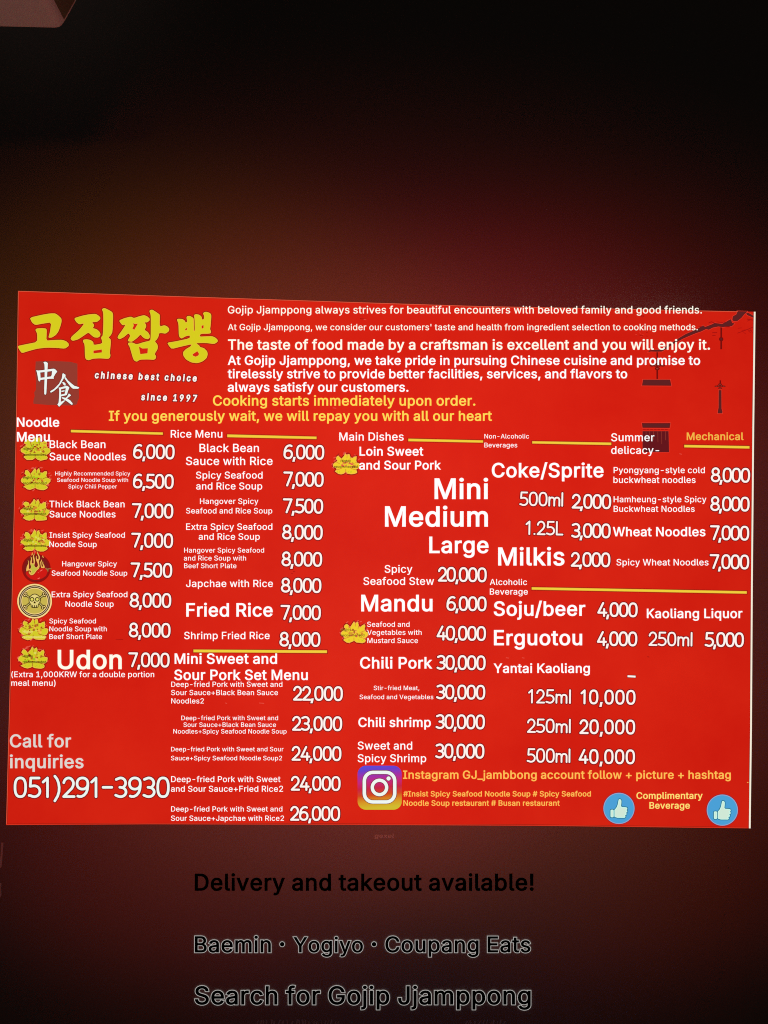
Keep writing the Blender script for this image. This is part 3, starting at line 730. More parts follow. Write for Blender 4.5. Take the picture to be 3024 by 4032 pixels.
# ---- yellow brush title
T1 = (60, 1190, 3.7705)
T2 = (440, 1190, 3.7705)
TITLE = [
    (T1, [(213, 228), (400, 185), (520, 165), (595, 165), (640, 195), (685, 240), (690, 285), (670, 360), (640, 440), (600, 490), (545, 525), (490, 530), (515, 440), (535, 300), (400, 320), (300, 340), (250, 305)], []),
    (T1, [(297, 410), (320, 388), (400, 383), (460, 390), (470, 420), (462, 570), (560, 560), (700, 557), (760, 580), (795, 615), (795, 650), (740, 690), (620, 680), (470, 675), (330, 690), (200, 725), (100, 757), (65, 715), (30, 650), (150, 625), (325, 590), (325, 465)], []),
    (T1, [(872, 237), (990, 200), (1100, 178), (1195, 172), (1240, 200), (1263, 225), (1262, 255), (1215, 293), (1140, 297), (1170, 330), (1170, 360), (1150, 383), (1210, 400), (1250, 435), (1268, 475), (1255, 510), (1225, 527), (1170, 522), (1130, 490), (1085, 450), (1000, 510), (930, 555), (850, 575), (820, 545), (835, 510), (950, 410), (1025, 315), (950, 330), (905, 295)], []),
    (T1, [(1285, 105), (1305, 90), (1330, 86), (1390, 115), (1440, 145), (1455, 185), (1445, 440), (1420, 490), (1385, 525), (1415, 545), (1422, 590), (1405, 750), (1415, 790), (1405, 825), (1380, 842), (1250, 833), (1150, 840), (1090, 863), (1050, 850), (1035, 815), (1030, 630), (1005, 585), (1010, 555), (1060, 548), (1120, 560), (1160, 590), (1165, 635), (1290, 612), (1285, 560), (1273, 535), (1280, 512), (1300, 490), (1308, 290), (1305, 150)],
     [[(1163, 720), (1285, 703), (1285, 745), (1163, 758)]]),
    (T2, [(107, 270), (190, 235), (285, 212), (330, 235), (400, 210), (480, 190), (530, 210), (565, 245), (560, 275), (525, 300), (485, 300), (510, 330), (512, 365), (488, 410), (540, 445), (565, 490), (567, 525), (540, 550), (490, 540), (455, 515), (427, 480), (380, 530), (300, 590), (245, 580), (237, 565), (275, 500), (250, 460), (180, 520), (115, 552), (85, 530), (95, 495), (150, 420), (205, 335), (160, 343), (130, 310)],
     [[(320, 312), (345, 325), (385, 320), (335, 408), (308, 390), (328, 350)]]),
    (T2, [(557, 130), (575, 113), (605, 110), (660, 145), (710, 180), (716, 205), (712, 360), (780, 340), (820, 355), (855, 390), (850, 430), (800, 468), (740, 458), (705, 460), (695, 510), (670, 555), (640, 580), (675, 620), (687, 655), (680, 700), (637, 768), (660, 800), (655, 835), (625, 857), (540, 850), (420, 853), (370, 885), (330, 865), (310, 820), (265, 660), (240, 625), (245, 600), (300, 595), (370, 625), (480, 590), (572, 570), (578, 500), (580, 300), (578, 190)],
     [[(405, 660), (455, 688), (535, 685), (530, 757), (425, 770)]]),
    (T2, [(965, 255), (985, 245), (1050, 248), (1088, 275), (1095, 300), (1120, 290), (1108, 225), (1120, 205), (1160, 202), (1210, 230), (1219, 255), (1222, 425), (1232, 420), (1229, 255), (1220, 190), (1250, 175), (1300, 185), (1335, 215), (1342, 258), (1368, 250), (1370, 200), (1353, 165), (1375, 145), (1410, 142), (1460, 160), (1480, 190), (1470, 340), (1460, 400), (1475, 430), (1470, 460), (1440, 468), (1320, 470), (1305, 510), (1400, 505), (1490, 503), (1540, 525), (1575, 560), (1572, 590), (1520, 622), (1400, 605), (1250, 608), (1300, 640), (1312, 665), (1370, 680), (1415, 725), (1427, 770), (1410, 830), (1350, 880), (1270, 907), (1180, 895), (1100, 850), (1060, 790), (1058, 740), (1100, 695), (1170, 655), (1185, 625), (1050, 655), (890, 695), (850, 650), (822, 600), (950, 580), (1155, 535), (1160, 495), (1100, 505), (1040, 540), (1010, 525), (995, 490), (990, 320)],
     [[(1090, 400), (1118, 380), (1115, 408), (1097, 418)], [(1335, 350), (1362, 342), (1362, 380), (1337, 392)], [(1200, 775), (1270, 728), (1295, 765), (1285, 790), (1245, 808), (1210, 795)]]),
]
for idx in ((0, 1), (2, 3), (4, 5), (6,)):
    mb = MB(lift=0.5)
    for i in idx:
        (ox, oy, sc), o, hs = TITLE[i]
        O = round_poly(Z(o, ox, oy, sc), 1, 0.18)
        H = [Z(x, ox, oy, sc) for x in hs]
        mb.poly(grow(O, 3.0), 'halo2', [grow(x, -1.0) for x in H], 0)
    for i in idx:
        (ox, oy, sc), o, hs = TITLE[i]
        O = round_poly(Z(o, ox, oy, sc), 1, 0.18)
        H = [Z(x, ox, oy, sc) for x in hs]
        mb.poly(O, 'titleedge', H, 0.25)
        mb.poly(grow(O, -2.2), 'title', [grow(x, 2.0) for x in H], 0.5)
    part(mb, 'title_character')

# ---- brown seal with two brush characters
SQ = (120, 1410, 7.541)
mb = MB(lift=0.4)
mb.poly(Z([(155, 100), (500, 85), (900, 95), (1180, 110), (1395, 165), (1395, 900), (1440, 960), (1440, 1200), (1400, 1280), (1380, 1370), (1250, 1410), (900, 1400), (500, 1390), (90, 1355), (85, 1280), (125, 1130), (110, 1020), (165, 930), (165, 650), (140, 400)], *SQ), 'seal')
seal = part(mb, 'seal')
mb = MB(lift=0.6)
for o, hs in (
    ([(385, 125), (430, 105), (480, 118), (515, 150), (510, 250), (495, 500), (490, 700), (470, 1050), (445, 1090), (410, 1070), (408, 900), (420, 600), (420, 300), (415, 190)], []),
    ([(170, 360), (230, 370), (330, 360), (520, 335), (640, 318), (700, 315), (750, 345), (795, 400), (740, 470), (685, 570), (695, 612), (560, 615), (400, 635), (290, 650), (290, 690), (255, 690), (230, 650), (215, 540), (190, 420)], [[(290, 428), (640, 385), (630, 500), (605, 545), (300, 585)]])):
    O = Z(o, *SQ)
    H = [Z(x, *SQ) for x in hs]
    mb.poly(grow(O, 2.0), 'tassel', [grow(x, -2.0) for x in H])
    mb.poly(O, 'cool', H, 0.3)
sub(mb, 'seal_character', seal)
mb = MB(lift=0.6)
for o, hs in (
    ([(950, 465), (975, 450), (1040, 495), (1040, 550), (990, 600), (900, 760), (800, 890), (690, 980), (610, 1025), (580, 1005), (600, 975), (700, 915), (850, 760), (930, 600)], []),
    ([(1040, 560), (1110, 660), (1200, 740), (1300, 820), (1440, 865), (1448, 890), (1400, 912), (1260, 908), (1200, 860), (1100, 730), (1010, 600)], []),
    ([(940, 715), (990, 710), (1040, 755), (1045, 810), (1020, 820), (970, 780)], []),
    ([(835, 870), (880, 875), (980, 845), (1080, 820), (1130, 850), (1155, 880), (1120, 960), (1080, 1090), (1050, 1105), (910, 1135), (900, 1300), (1010, 1250), (1020, 1275), (850, 1445), (800, 1380), (835, 1320), (850, 1150), (855, 960)], [[(910, 920), (1045, 890), (1040, 950), (1015, 1060), (905, 1085)]]),
    ([(920, 970), (1010, 955), (1015, 985), (920, 1010)], []),
    ([(1140, 1050), (1210, 1105), (1085, 1195), (1180, 1255), (1250, 1340), (1245, 1385), (1210, 1380), (1100, 1295), (925, 1185), (935, 1160), (1045, 1180), (1090, 1140)], [])):
    O = Z(o, *SQ)
    H = [Z(x, *SQ) for x in hs]
    mb.poly(grow(O, 2.0), 'tassel', [grow(x, -1.5) for x in H])
    mb.poly(O, 'cool', H, 0.3)
sub(mb, 'seal_character', seal)

# ---- hand-lettered tag lines
for s, x0, x1, b0, b1 in (('chinese best choice', 373, 773, 1489, 1502), ('since 1997', 556, 773, 1575, 1581.5)):
    mb = MB(lift=0.5)
    r = math.atan2(b1 - b0, x1 - x0)
    mb.text(s, x0, x1, b0, 'price', 0.3, track=190, slant=0.08, rot=r, size=26.0, rim='halo', rimw=3.2, fat=0.9)
    part(mb, 'tag_line')

# ---- lines of lettering: (words, left, right, base line)
def lettering(name, mat, *lines):
    mb = MB(lift=1.6)
    for s, x0, x1, bl in lines:
        mb.text(s, x0, x1, bl, mat)
    return part(mb, name)
L = lettering
L('greeting_line', 'cream', ('Gojip Jjamppong always strives for beautiful encounters with beloved family and good friends.', 896.6, 2764.5, 1234.7))
L('greeting_line', 'cream', ("At Gojip Jjamppong, we consider our customers' taste and health from ingredient selection to cooking methods.", 896.6, 2748, 1300.6))
L('greeting_line', 'cream', ('The taste of food made by a craftsman is excellent and you will enjoy it.', 897.6, 2795.7, 1377))
L('greeting_line', 'white', ('At Gojip Jjamppong, we take pride in pursuing Chinese cuisine and promise to', 896.6, 2757, 1437),
  ('tirelessly strive to provide better facilities, services, and flavors to', 896.6, 2469.8, 1489.7),
  ('always satisfy our customers.', 896.6, 1608.3, 1542.5))
L('greeting_line', 'yellow', ('Cooking starts immediately upon order.', 838.5, 1872, 1597.3),
  ('If you generously wait, we will repay you with all our heart', 428.6, 1937, 1657.2))
L('section_heading', 'white', ('Noodle', 66.3, 233.3, 1680.6), ('Menu', 66.7, 196.2, 1738.5))
L('section_heading', 'white', ('Rice Menu', 671.9, 875.8, 1723.5))
L('section_heading', 'white', ('Main Dishes', 1335.4, 1590, 1735.2))
L('section_heading', 'white', ('Non-Alcoholic', 1906.9, 2083.4, 1726.9), ('Beverages', 1906.9, 2037.2, 1762))
L('section_heading', 'white', ('Summer', 2406, 2577, 1737.9), ('delicacy-', 2406, 2595.8, 1787.6))
L('section_heading', 'ochre', ('Mechanical', 2704, 2928, 1733))
L('section_heading', 'white', ('Alcoholic', 1928.3, 2075.8, 2303.8), ('Beverage', 1928.3, 2078.6, 2341.7))
L('section_heading', 'white', ('Mini Sweet and', 687.5, 1091, 2614.1), ('Sour Pork Set Menu', 686, 1212, 2677.8))
# noodles
D = 'dish_name'
L(D, 'white', ('Black Bean', 195, 415.6, 1764.8), ('Sauce Noodles', 194.5, 496.2, 1812.9))
L(D, 'white', ('Highly Recommended Spicy', 216.9, 513, 1872.4), ('Seafood Noodle Soup with', 224.5, 504.6, 1897.7), ('Spicy Chili Pepper', 268.8, 460.8, 1923.5))
L(D, 'white', ('Thick Black Bean', 193.7, 491, 1998), ('Sauce Noodles', 194.5, 455.3, 2037.8))
L(D, 'white', ('Insist Spicy Seafood', 194.5, 492, 2117.6), ('Noodle Soup', 194, 381, 2154.3))
L(D, 'white', ('Hangover Spicy', 244.3, 460.8, 2230.4), ('Seafood Noodle Soup', 203, 501.3, 2267))
L(D, 'white', ('Extra Spicy Seafood', 203, 502, 2351.9), ('Noodle Soup', 257.4, 447.7, 2389.5))
L(D, 'white', ('Spicy Seafood', 194, 378, 2454.9), ('Noodle Soup with', 194, 420.7, 2486), ('Beef Short Plate', 194, 402, 2516.5))
L(D, 'cream', ('Udon', 227, 479.3, 2635))
L('portion_note', 'white', ('(Extra 1,000KRW for a double portion', 44.3, 607.6, 2666.7), ('meal menu)', 43.9, 219, 2700.8))
L('phone_caption', 'grey', ('Call for', 38.8, 280, 2942.8), ('inquiries', 38.8, 329, 3025))
# rice
L(D, 'white', ('Black Bean', 785, 1020, 1780.3), ('Sauce with Rice', 731.5, 1073.7, 1831.6))
L(D, 'white', ('Spicy Seafood', 771.3, 1034.3, 1884.8), ('and Rice Soup', 771.8, 1032.9, 1927.8))
L(D, 'white', ('Hangover Spicy', 786.9, 1017.8, 1984.6), ('Seafood and Rice Soup', 732.4, 1072.3, 2022.2))
L(D, 'white', ('Extra Spicy Seafood', 732.4, 1072.8, 2086.8), ('and Rice Soup', 781.9, 1023.3, 2125.7))
L(D, 'white', ('Hangover Spicy Seafood', 724.6, 1040.2, 2176.1), ('and Rice Soup with', 723.7, 969.2, 2207.3), ('Beef Short Plate', 724.6, 931.2, 2237.5))
L(D, 'white', ('Japchae with Rice', 732, 1075, 2311.8))
L(D, 'white', ('Fried Rice', 733.3, 1073.7, 2428.1))
L(D, 'white', ('Shrimp Fried Rice', 724.6, 1062.2, 2517))
# pork sets
L(D, 'white', ('Deep-fried Pork with Sweet and', 673.8, 1112.2, 2704.8), ('Sour Sauce+Black Bean Sauce', 673.3, 1094.8, 2737.4), ('Noodles2', 673.8, 803, 2770.3))
L(D, 'white', ('Deep-fried Pork with Sweet and', 713.6, 1095.2, 2836), ('Sour Sauce+Black Bean Sauce', 721.9, 1087, 2862.6), ('Noodles+Spicy Seafood Noodle Soup', 682, 1128.7, 2888.7))
L(D, 'white', ('Deep-fried Pork with Sweet and Sour', 673.3, 1116.7, 2958.8), ('Sauce+Spicy Seafood Noodle Soup2', 672.8, 1110.8, 2994.1))
L(D, 'white', ('Deep-fried Pork with Sweet', 673.3, 1104.8, 3079.8), ('and Sour Sauce+Fried Rice2', 672.8, 1114.9, 3117.8))
L(D, 'white', ('Deep-fried Pork with Sweet and', 673.3, 1112.2, 3195.7), ('Sour Sauce+Japchae with Rice2', 672.8, 1118.6, 3232.3))
# main dishes
L(D, 'white', ('Loin Sweet', 1415.5, 1666.8, 1794.4), ('and Sour Pork', 1414, 1736.4, 1849.1))
L('size_name', 'white', ('Mini', 1711, 1922.2, 1965.3))
L('size_name', 'white', ('Medium', 1515.8, 1921.3, 2073.8))
L('size_name', 'white', ('Large', 1690.3, 1923.6, 2178.2))
L(D, 'white', ('Spicy', 1514, 1624.3, 2255.6), ('Seafood Stew', 1430.4, 1709.8, 2303.5))
L(D, 'white', ('Mandu', 1422.2, 1703, 2407.5))
L(D, 'white', ('Seafood and', 1445.3, 1613, 2468.5), ('Vegetables with', 1445.3, 1660.5, 2500.2), ('Mustard Sauce', 1446.2, 1646, 2532.3))
L(D, 'white', ('Chili Pork', 1417.7, 1702.5, 2632.6))
L(D, 'white', ('Stir-fried Meat,', 1471, 1651.4, 2717.6), ('Seafood and Vegetables', 1415.5, 1706.6, 2753.3))
L(D, 'white', ('Chili shrimp', 1411, 1696.7, 2862.7))
L(D, 'white', ('Sweet and', 1407.9, 1623.5, 2951.8), ('Spicy Shrimp', 1407.9, 1678.7, 3001.5))
# drinks and cold noodles
L(D, 'white', ('Coke/Sprite', 1936.5, 2376.5, 1880))
L(D, 'white', ('Milkis', 1961.4, 2222.7, 2226.8))
L(D, 'white', ('Pyongyang-style cold', 2415.8, 2775.7, 1863.4), ('buckwheat noodles', 2415, 2739.2, 1902))
L(D, 'white', ('Hamheung-style Spicy', 2415.8, 2782, 1977.9), ('Buckwheat Noodles', 2415.8, 2735.7, 2015.8))
L(D, 'white', ('Wheat Noodles', 2413, 2777.8, 2111.7))
L(D, 'white', ('Spicy Wheat Noodles', 2426.8, 2790.2, 2226.8))
L(D, 'white', ('Soju/beer', 1944, 2304.8, 2425.1))
L(D, 'white', ('Kaoliang Liquor', 2546.8, 2923.3, 2434))
L(D, 'white', ('Erguotou', 1944.8, 2292.4, 2541))
L(D, 'white', ('Yantai Kaoliang', 1943.4, 2322.7, 2650))
L('follow_line', 'amber', ('Instagram GJ_jambbong account follow + picture + hashtag', 1586.9, 2877.8, 3067))
L('follow_line', 'amber', ('#Insist Spicy Seafood Noodle Soup # Spicy Seafood', 1587.8, 2326.8, 3136.3), ('Noodle Soup restaurant # Busan restaurant', 1588.2, 2204, 3172.9))
L('gift_line', 'pale', ('Complimentary', 2506, 2766.8, 3145.8), ('Beverage', 2557, 2716.4, 3184.4))

# ---- prices
def price(s, x0, x1, bot, h=59.0, name='price', w=0.136):
    mb = MB(lift=0.5)
    mb.figures(s, x0, x1, bot, h, 'price', 'halo', w)
    return part(mb, name)
for s, x0, x1, b in (
    ('6,000', 523.6, 687, 1808), ('6,500', 523, 683.5, 1924.5), ('7,000', 518.6, 681.9, 2041), ('7,000', 516, 681, 2157.5),
    ('7,500', 513.5, 677.6, 2274.5), ('8,000', 510, 673.8, 2393.2), ('8,000', 507, 671, 2510.8), ('7,000', 505, 667.5, 2628),
    ('6,000', 1115.8, 1276.2, 1809.5), ('7,000', 1115, 1273.9, 1916.5), ('7,500', 1113, 1272, 2022), ('8,000', 1110.3, 1270.2, 2125.2),
    ('8,000', 1108, 1268, 2231), ('8,000', 1105.7, 1265, 2334.5), ('7,000', 1104, 1263, 2441.5), ('8,000', 1100, 1261, 2547),
    ('22,000', 1153.9, 1349.5, 2760), ('23,000', 1150, 1347, 2878.5), ('24,000', 1148, 1344, 2996.4), ('24,000', 1145, 1340.8, 3114.3), ('26,000', 1142.4, 1339, 3232.6),
    ('20,000', 1724, 1916, 2291.8), ('6,000', 1757.7, 1915.5, 2406.4), ('40,000', 1718.8, 1913, 2523), ('30,000', 1718.8, 1911.8, 2638.5),
    ('30,000', 1717, 1910.5, 2754.5), ('30,000', 1715, 1909, 2871.5), ('30,000', 1713.5, 1907, 2987),
    ('2,000', 2251, 2406, 2004), ('3,000', 2249, 2404, 2119), ('2,000', 2247.5, 2402.7, 2233),
    ('8,000', 2798.5, 2953, 1900), ('8,000', 2796.4, 2951, 2013.5), ('7,000', 2795, 2949.5, 2128), ('7,000', 2793.7, 2949.5, 2241.5),
    ('4,000', 2351.7, 2510.3, 2430), ('4,000', 2350.3, 2509, 2544.6), ('5,000', 2774.4, 2928.8, 2548),
    ('10,000', 2285.5, 2502, 2774.3), ('20,000', 2281.3, 2500.6, 2891.5), ('40,000', 2277.9, 2500, 3008.8)):
    price(s, x0, x1, b)
for s, x0, x1, b in (('500ml', 2044.8, 2217, 1994), ('1.25L', 2069, 2217.9, 2108), ('250ml', 2553.7, 2726, 2545), ('125ml', 2079.3, 2247.5, 2771),
                     ('250ml', 2075, 2246.8, 2887), ('500ml', 2073.8, 2245.5, 3004)):
    price(s, x0, x1, b, 58.0, 'bottle_size', 0.118)
mb = MB(lift=0.5)
mb.stroke([(2469, 2662.5), (2504.5, 2664.3)], 12, 'halo', 0, False)
mb.stroke([(2471, 2662.6), (2502.5, 2664.2)], 7.5, 'price', 0.3, False)
part(mb, 'price_dash')
mb = MB(lift=0.5)
mb.figures('051)291-3930', 54, 668, 3143.0, 86.0, 'cool', 'halo', 0.118, 0.045, 0.0)
part(mb, 'phone_number')

# ---- yellow dividers
for a, b, c, d in (((278.5, 1691.8), (641.8, 1702), (641.8, 1712.5), (278.5, 1702.8)), ((894, 1709.8), (1246.9, 1718.5), (1246.9, 1729.5), (894, 1722)),
                   ((1607, 1726.6), (1902.8, 1733.3), (1902.8, 1743.7), (1607, 1737.9)), ((2095, 1736.5), (2407.5, 1742), (2407.5, 1753), (2095, 1746.9)),
                   ((2693.7, 1751), (2951.6, 1755.9), (2951.6, 1766.9), (2693.7, 1762)), ((761, 2556.9), (1288, 2560), (1288, 2572), (761, 2569)),
                   ((2093, 2311.4), (2941, 2327.2), (2941, 2338.3), (2093, 2322.4))):
    mb = MB(lift=0.5)
    q = [a, b, c, d]
    mb.poly(grow(q, 2.6), 'darkred')
    mb.poly(q, 'baredge', (), 0.2)
    mb.poly(grow(q, -1.6), 'bar', (), 0.4)
    part(mb, 'divider_line')

# ---- yellow 'highly recommended' badges
PET = [(205, 690), (215, 610), (260, 565), (330, 520), (400, 480), (330, 410), (345, 350), (380, 300), (440, 300), (500, 340), (550, 405), (600, 370), (650, 290), (715, 210), (750, 240), (775, 292), (800, 255), (870, 220), (900, 300), (905, 360), (990, 385), (1060, 330), (1150, 320), (1160, 400), (1140, 480), (1160, 550), (1210, 575), (1270, 590), (1282, 690), (1210, 790), (1130, 820), (1180, 890), (1160, 950), (1050, 990), (930, 990), (800, 970), (720, 910), (640, 960), (530, 985), (430, 970), (340, 910), (290, 885), (370, 820), (320, 760), (250, 720)]
BADGES = [  # x0, y0, x1, y1, first base line, second base line, text left, ink, top cut
    (82, 1720, 199, 1813, 1772.5, 1795, 90.0, 'stamp'),
    (82, 1842, 199, 1929, 1885.5, 1907, 91.0, 'stamp'),
    (79, 1965, 196, 2051, 2006.6, 2028, 89.5, 'stamp'),
    (82, 2085, 198, 2171, 2131.9, 2153.4, 89.5, 'stamp'),
    (75, 2435, 191, 2521, 2491.6, 2513, 89.5, 'stamplight'),
    (72, 2547, 188, 2633, 2588, 2611, 89.5, 'stampblack'),
    (1310, 1785, 1417, 1868, 1820, 1842.3, 1315.6, 'stampblack'),
    (1342, 2447, 1450, 2532, 2484, 2506, 1343, 'stampfaint'),
]
for bi, (x0, y0, x1, y1, b1, b2, tx, ink) in enumerate(BADGES):
    rng = random.Random(40 + bi)
    sx, sy = (x1 - x0) / 1080.0, (y1 - y0) / 785.0
    U = lambda q: (x0 + (q[0] - 203) * sx, y0 + (q[1] - 207) * sy)
    P = [U((x + rng.uniform(-14, 14), y + rng.uniform(-14, 14))) for x, y in PET]
    mb = MB(lift=0.3)
    # dark red splash behind the flower and its pink dashes
    mb.poly(round_poly(grow(P, 4.0)), 'darkred')
    for k in range(44):
        a = rng.uniform(0, 2 * math.pi)
        rr = rng.uniform(0.80, 1.02)
        cx, cy = (x0 + x1) / 2 + math.cos(a) * rr * (x1 - x0) * .52, (y0 + y1) / 2 + math.sin(a) * rr * (y1 - y0) * .54
        if rng.random() < .75 and cy > y0 + .75 * (y1 - y0):
            continue
        t = rng.uniform(-.9, -.2)
        l = rng.uniform(2, 4.5)
        mb.stroke([(cx - l * math.cos(t), cy - l * math.sin(t)), (cx + l * math.cos(t), cy + l * math.sin(t))], rng.uniform(2.2, 3.8), 'pink' if rng.random() < .8 else 'darkred', 0.05)
    mb.poly(P, 'petaledge', (), 0.25)
    mb.poly(grow(P, -2.6), 'petal2' if bi > 5 else 'petal', (), 0.45)
    # heap of food in the middle
    for k in range(46):
        cx = (x0 + x1) / 2 + rng.gauss(6, 19)
        cy = (y0 + y1) / 2 + rng.gauss(2, 11)
        if not (x0 + 22 < cx < x1 - 16 and y0 + 20 < cy < y1 - 26):
            continue
        n = rng.randint(4, 6)
        r = rng.uniform(2.0, 6.0)
        a0 = rng.uniform(0, 6)
        mb.poly([(cx + r * rng.uniform(.6, 1.4) * math.cos(a0 + i * 6.283 / n), cy + r * rng.uniform(.5, 1.1) * math.sin(a0 + i * 6.283 / n)) for i in range(n)],
                rng.choice(['food', 'foodlight', 'fooddark', 'green', 'fooddark', 'food', 'petaledge', 'darkred'] if bi < 6 else ['food', 'petal2', 'food', 'petaledge', 'fooddark', 'pink']), (), 0.6)
    # dark gaps between the petals
    for a, b in (((550, 400), (600, 520)), ((330, 520), (470, 590)), ((905, 365), (880, 470)), ((1140, 545), (1010, 590)), ((370, 825), (560, 760)), ((720, 905), (720, 800)), ((1130, 825), (930, 770)), ((775, 292), (770, 380))):
        mb.stroke([U(a), U(b)], 2.6, 'fooddark' if bi < 6 else 'food', 0.62)
    # veins of the petals
    for k in range(5):
        cx = x0 + rng.uniform(.15, .85) * (x1 - x0)
        mb.stroke([(cx, y1 - 14), (cx + rng.uniform(-9, 9), y1 - 7)], 1.3, 'green', 0.6)
    b = part(mb, 'recommended_badge')
    mb = MB(lift=1.1)
    if ink == 'stampblack' and bi == 6:
        mb.text('Highly', 1341.3, 1381.5, b1, ink)
        mb.text('recommended', 1315.6, 1408.2, b2, ink)
    else:
        mb.text('Highly', tx, tx + 40, b1, ink)
        mb.text('recommended', tx, tx + 92, b2, ink)
    sub(mb, 'badge_lettering', b)

# ---- burning chili emblem
CH = (60, 2150, 9.217)
c = (143.0, 2237.9)
mb = MB(lift=0.4)
mb.disc(c, 56.5, 'ring')
mb.disc(c, 50, 'disc', 0.2)
chili = part(mb, 'chili_emblem')
mb = MB(lift=0.8)
body = Z([(390, 960), (440, 900), (520, 900), (560, 930), (700, 960), (780, 880), (870, 820), (970, 795), (1080, 810), (1150, 870), (1165, 960), (1110, 1080), (1000, 1160), (850, 1220), (700, 1230), (560, 1190), (450, 1100), (395, 1020)], *CH)
mb.poly(grow(body, 1.2), 'shine2')
mb.poly(body, 'pepper', (), 0.15)
for q in ([(890, 930), (900, 900), (970, 855), (995, 860), (970, 890)], [(805, 975), (860, 955), (860, 975)], [(795, 1190), (880, 1145), (905, 1160), (840, 1195)]):
    mb.poly(Z(q, *CH), 'shine', (), 0.3)
mb.poly(Z([(1075, 795), (1130, 790), (1150, 820), (1250, 800), (1340, 825), (1290, 835), (1210, 845), (1195, 935), (1175, 930), (1150, 870), (1110, 840)], *CH), 'stalk', (), 0.35)
sub(mb, 'pepper', chili)
mb = MB(lift=1.3)
fl = [(400, 920), (400, 850), (420, 740), (470, 640), (480, 570), (450, 500), (500, 560), (500, 650), (495, 820), (540, 835), (580, 760), (545, 650), (550, 560), (575, 480), (560, 370), (605, 430), (610, 520), (595, 600), (640, 640), (670, 610), (665, 520), (640, 420), (650, 350), (690, 270), (710, 270), (680, 350), (690, 420), (715, 520), (715, 600), (690, 700), (730, 770), (780, 775), (825, 710), (815, 640), (770, 540), (745, 440), (755, 380), (785, 345), (775, 420), (790, 475), (830, 480), (850, 450), (845, 380), (800, 280), (790, 180), (820, 230), (890, 380), (895, 460), (860, 540), (870, 650), (885, 740), (860, 820), (780, 890), (700, 1000), (650, 1045), (590, 1060), (530, 1030), (490, 970), (495, 925), (545, 925), (550, 965), (580, 940), (560, 900), (500, 880), (440, 900)]
fl = Z(fl, *CH)
mb.poly(grow(fl, 1.6), 'ring2')
mb.poly(fl, 'flame', (), 0.2)
mb.poly(grow(Z([(560, 650), (600, 660), (680, 660), (690, 720), (740, 790), (800, 800), (850, 720), (850, 790), (760, 880), (680, 980), (600, 1030), (560, 1010), (590, 960), (600, 880), (540, 850), (590, 770)], *CH), -.3), 'flamein', (), 0.4)
f2 = Z([(940, 795), (920, 690), (905, 590), (940, 520), (965, 480), (970, 520), (945, 600), (950, 690), (975, 750), (1000, 750), (1010, 720), (985, 640), (990, 570), (1010, 560), (1015, 640), (1060, 720), (1070, 780), (1050, 800)], *CH)
mb.poly(grow(f2, 1.2), 'ring2')
mb.poly(f2, 'flame', (), 0.2)
mb.poly(Z([(985, 340), (1010, 360), (1030, 430), (1010, 430), (985, 380)], *CH), 'flame', (), 0.2)
mb.poly(Z([(610, 235), (628, 235), (628, 320), (590, 345)], *CH), 'flame', (), 0.2)
sub(mb, 'flame', chili)

# ---- skull and crossbones coin
SK = (60, 2290, 10.37)
c = (136.2, 2367)
mb = MB(lift=0.4)
mb.disc(c, 70.5, 'darkred')
mb.disc(c, 68.3, 'coin', 0.15)
mb.disc(c, 62.3, 'skull', 0.3)
mb.disc(c, 58.6, 'coinlight', 0.4)
mb.disc(c, 55.8, 'skull', 0.5)
mb.disc(c, 52.3, 'coin', 0.6)
mb.disc(c, 49.5, 'coinin', 0.7)
coin = part(mb, 'skull_emblem')
mb = MB(lift=1.3)
for (ax, ay), (bx, by) in (((575, 650), (425, 545)), ((1030, 650), (1165, 545)), ((585, 890), (420, 1035)), ((1000, 890), (1140, 1035))):
    A, B = Z([(ax, ay), (bx, by)], *SK)
    dx, dy = (B[0] - A[0]), (B[1] - A[1])
    l = math.hypot(dx, dy)
    dx, dy = dx / l, dy / l
    k1 = (B[0] + dx * 1.5 - dy * 4.4, B[1] + dy * 1.5 + dx * 4.4)
    k2 = (B[0] + dx * 1.5 + dy * 4.4, B[1] + dy * 1.5 - dx * 4.4)
    mb.stroke([A, B], 9.2, 'skull', 0)
    mb.disc(k1, 6.0, 'skull', 0.02, n=20)
    mb.disc(k2, 6.0, 'skull', 0.04, n=20)
    mb.stroke([A, B], 2.6, 'skullin', 0.15)
    mb.disc(k1, 2.6, 'coin', 0.17, n=16)
    mb.disc(k2, 2.6, 'coin', 0.19, n=16)
sk = round_poly(Z([(795, 485), (900, 515), (1000, 600), (1045, 700), (1040, 800), (1000, 890), (950, 940), (955, 1030), (900, 1075), (690, 1075), (630, 1030), (635, 940), (570, 890), (545, 800), (545, 700), (590, 600), (690, 515)], *SK))
mb.poly(sk, 'skull', (), 0.4)
mb.poly(grow(sk, -3.2), 'skullin', (), 0.5)
for e in ((685, 725), (900, 725)):
    q = Z([e], *SK)[0]
    mb.disc(q, 9.0, 'skull', 0.65, n=24)
    mb.disc(q, 5.6, 'foodlight', 0.75, n=24)
mb.poly(Z([(795, 800), (835, 850), (830, 890), (760, 890), (745, 860)], *SK), 'skull', (), 0.7)
for x in (710, 785, 865):
    mb.stroke(Z([(x, 975), (x, 1050)], *SK), 3.2, 'skull', 0.7)
sub(mb, 'skull_drawing', coin)

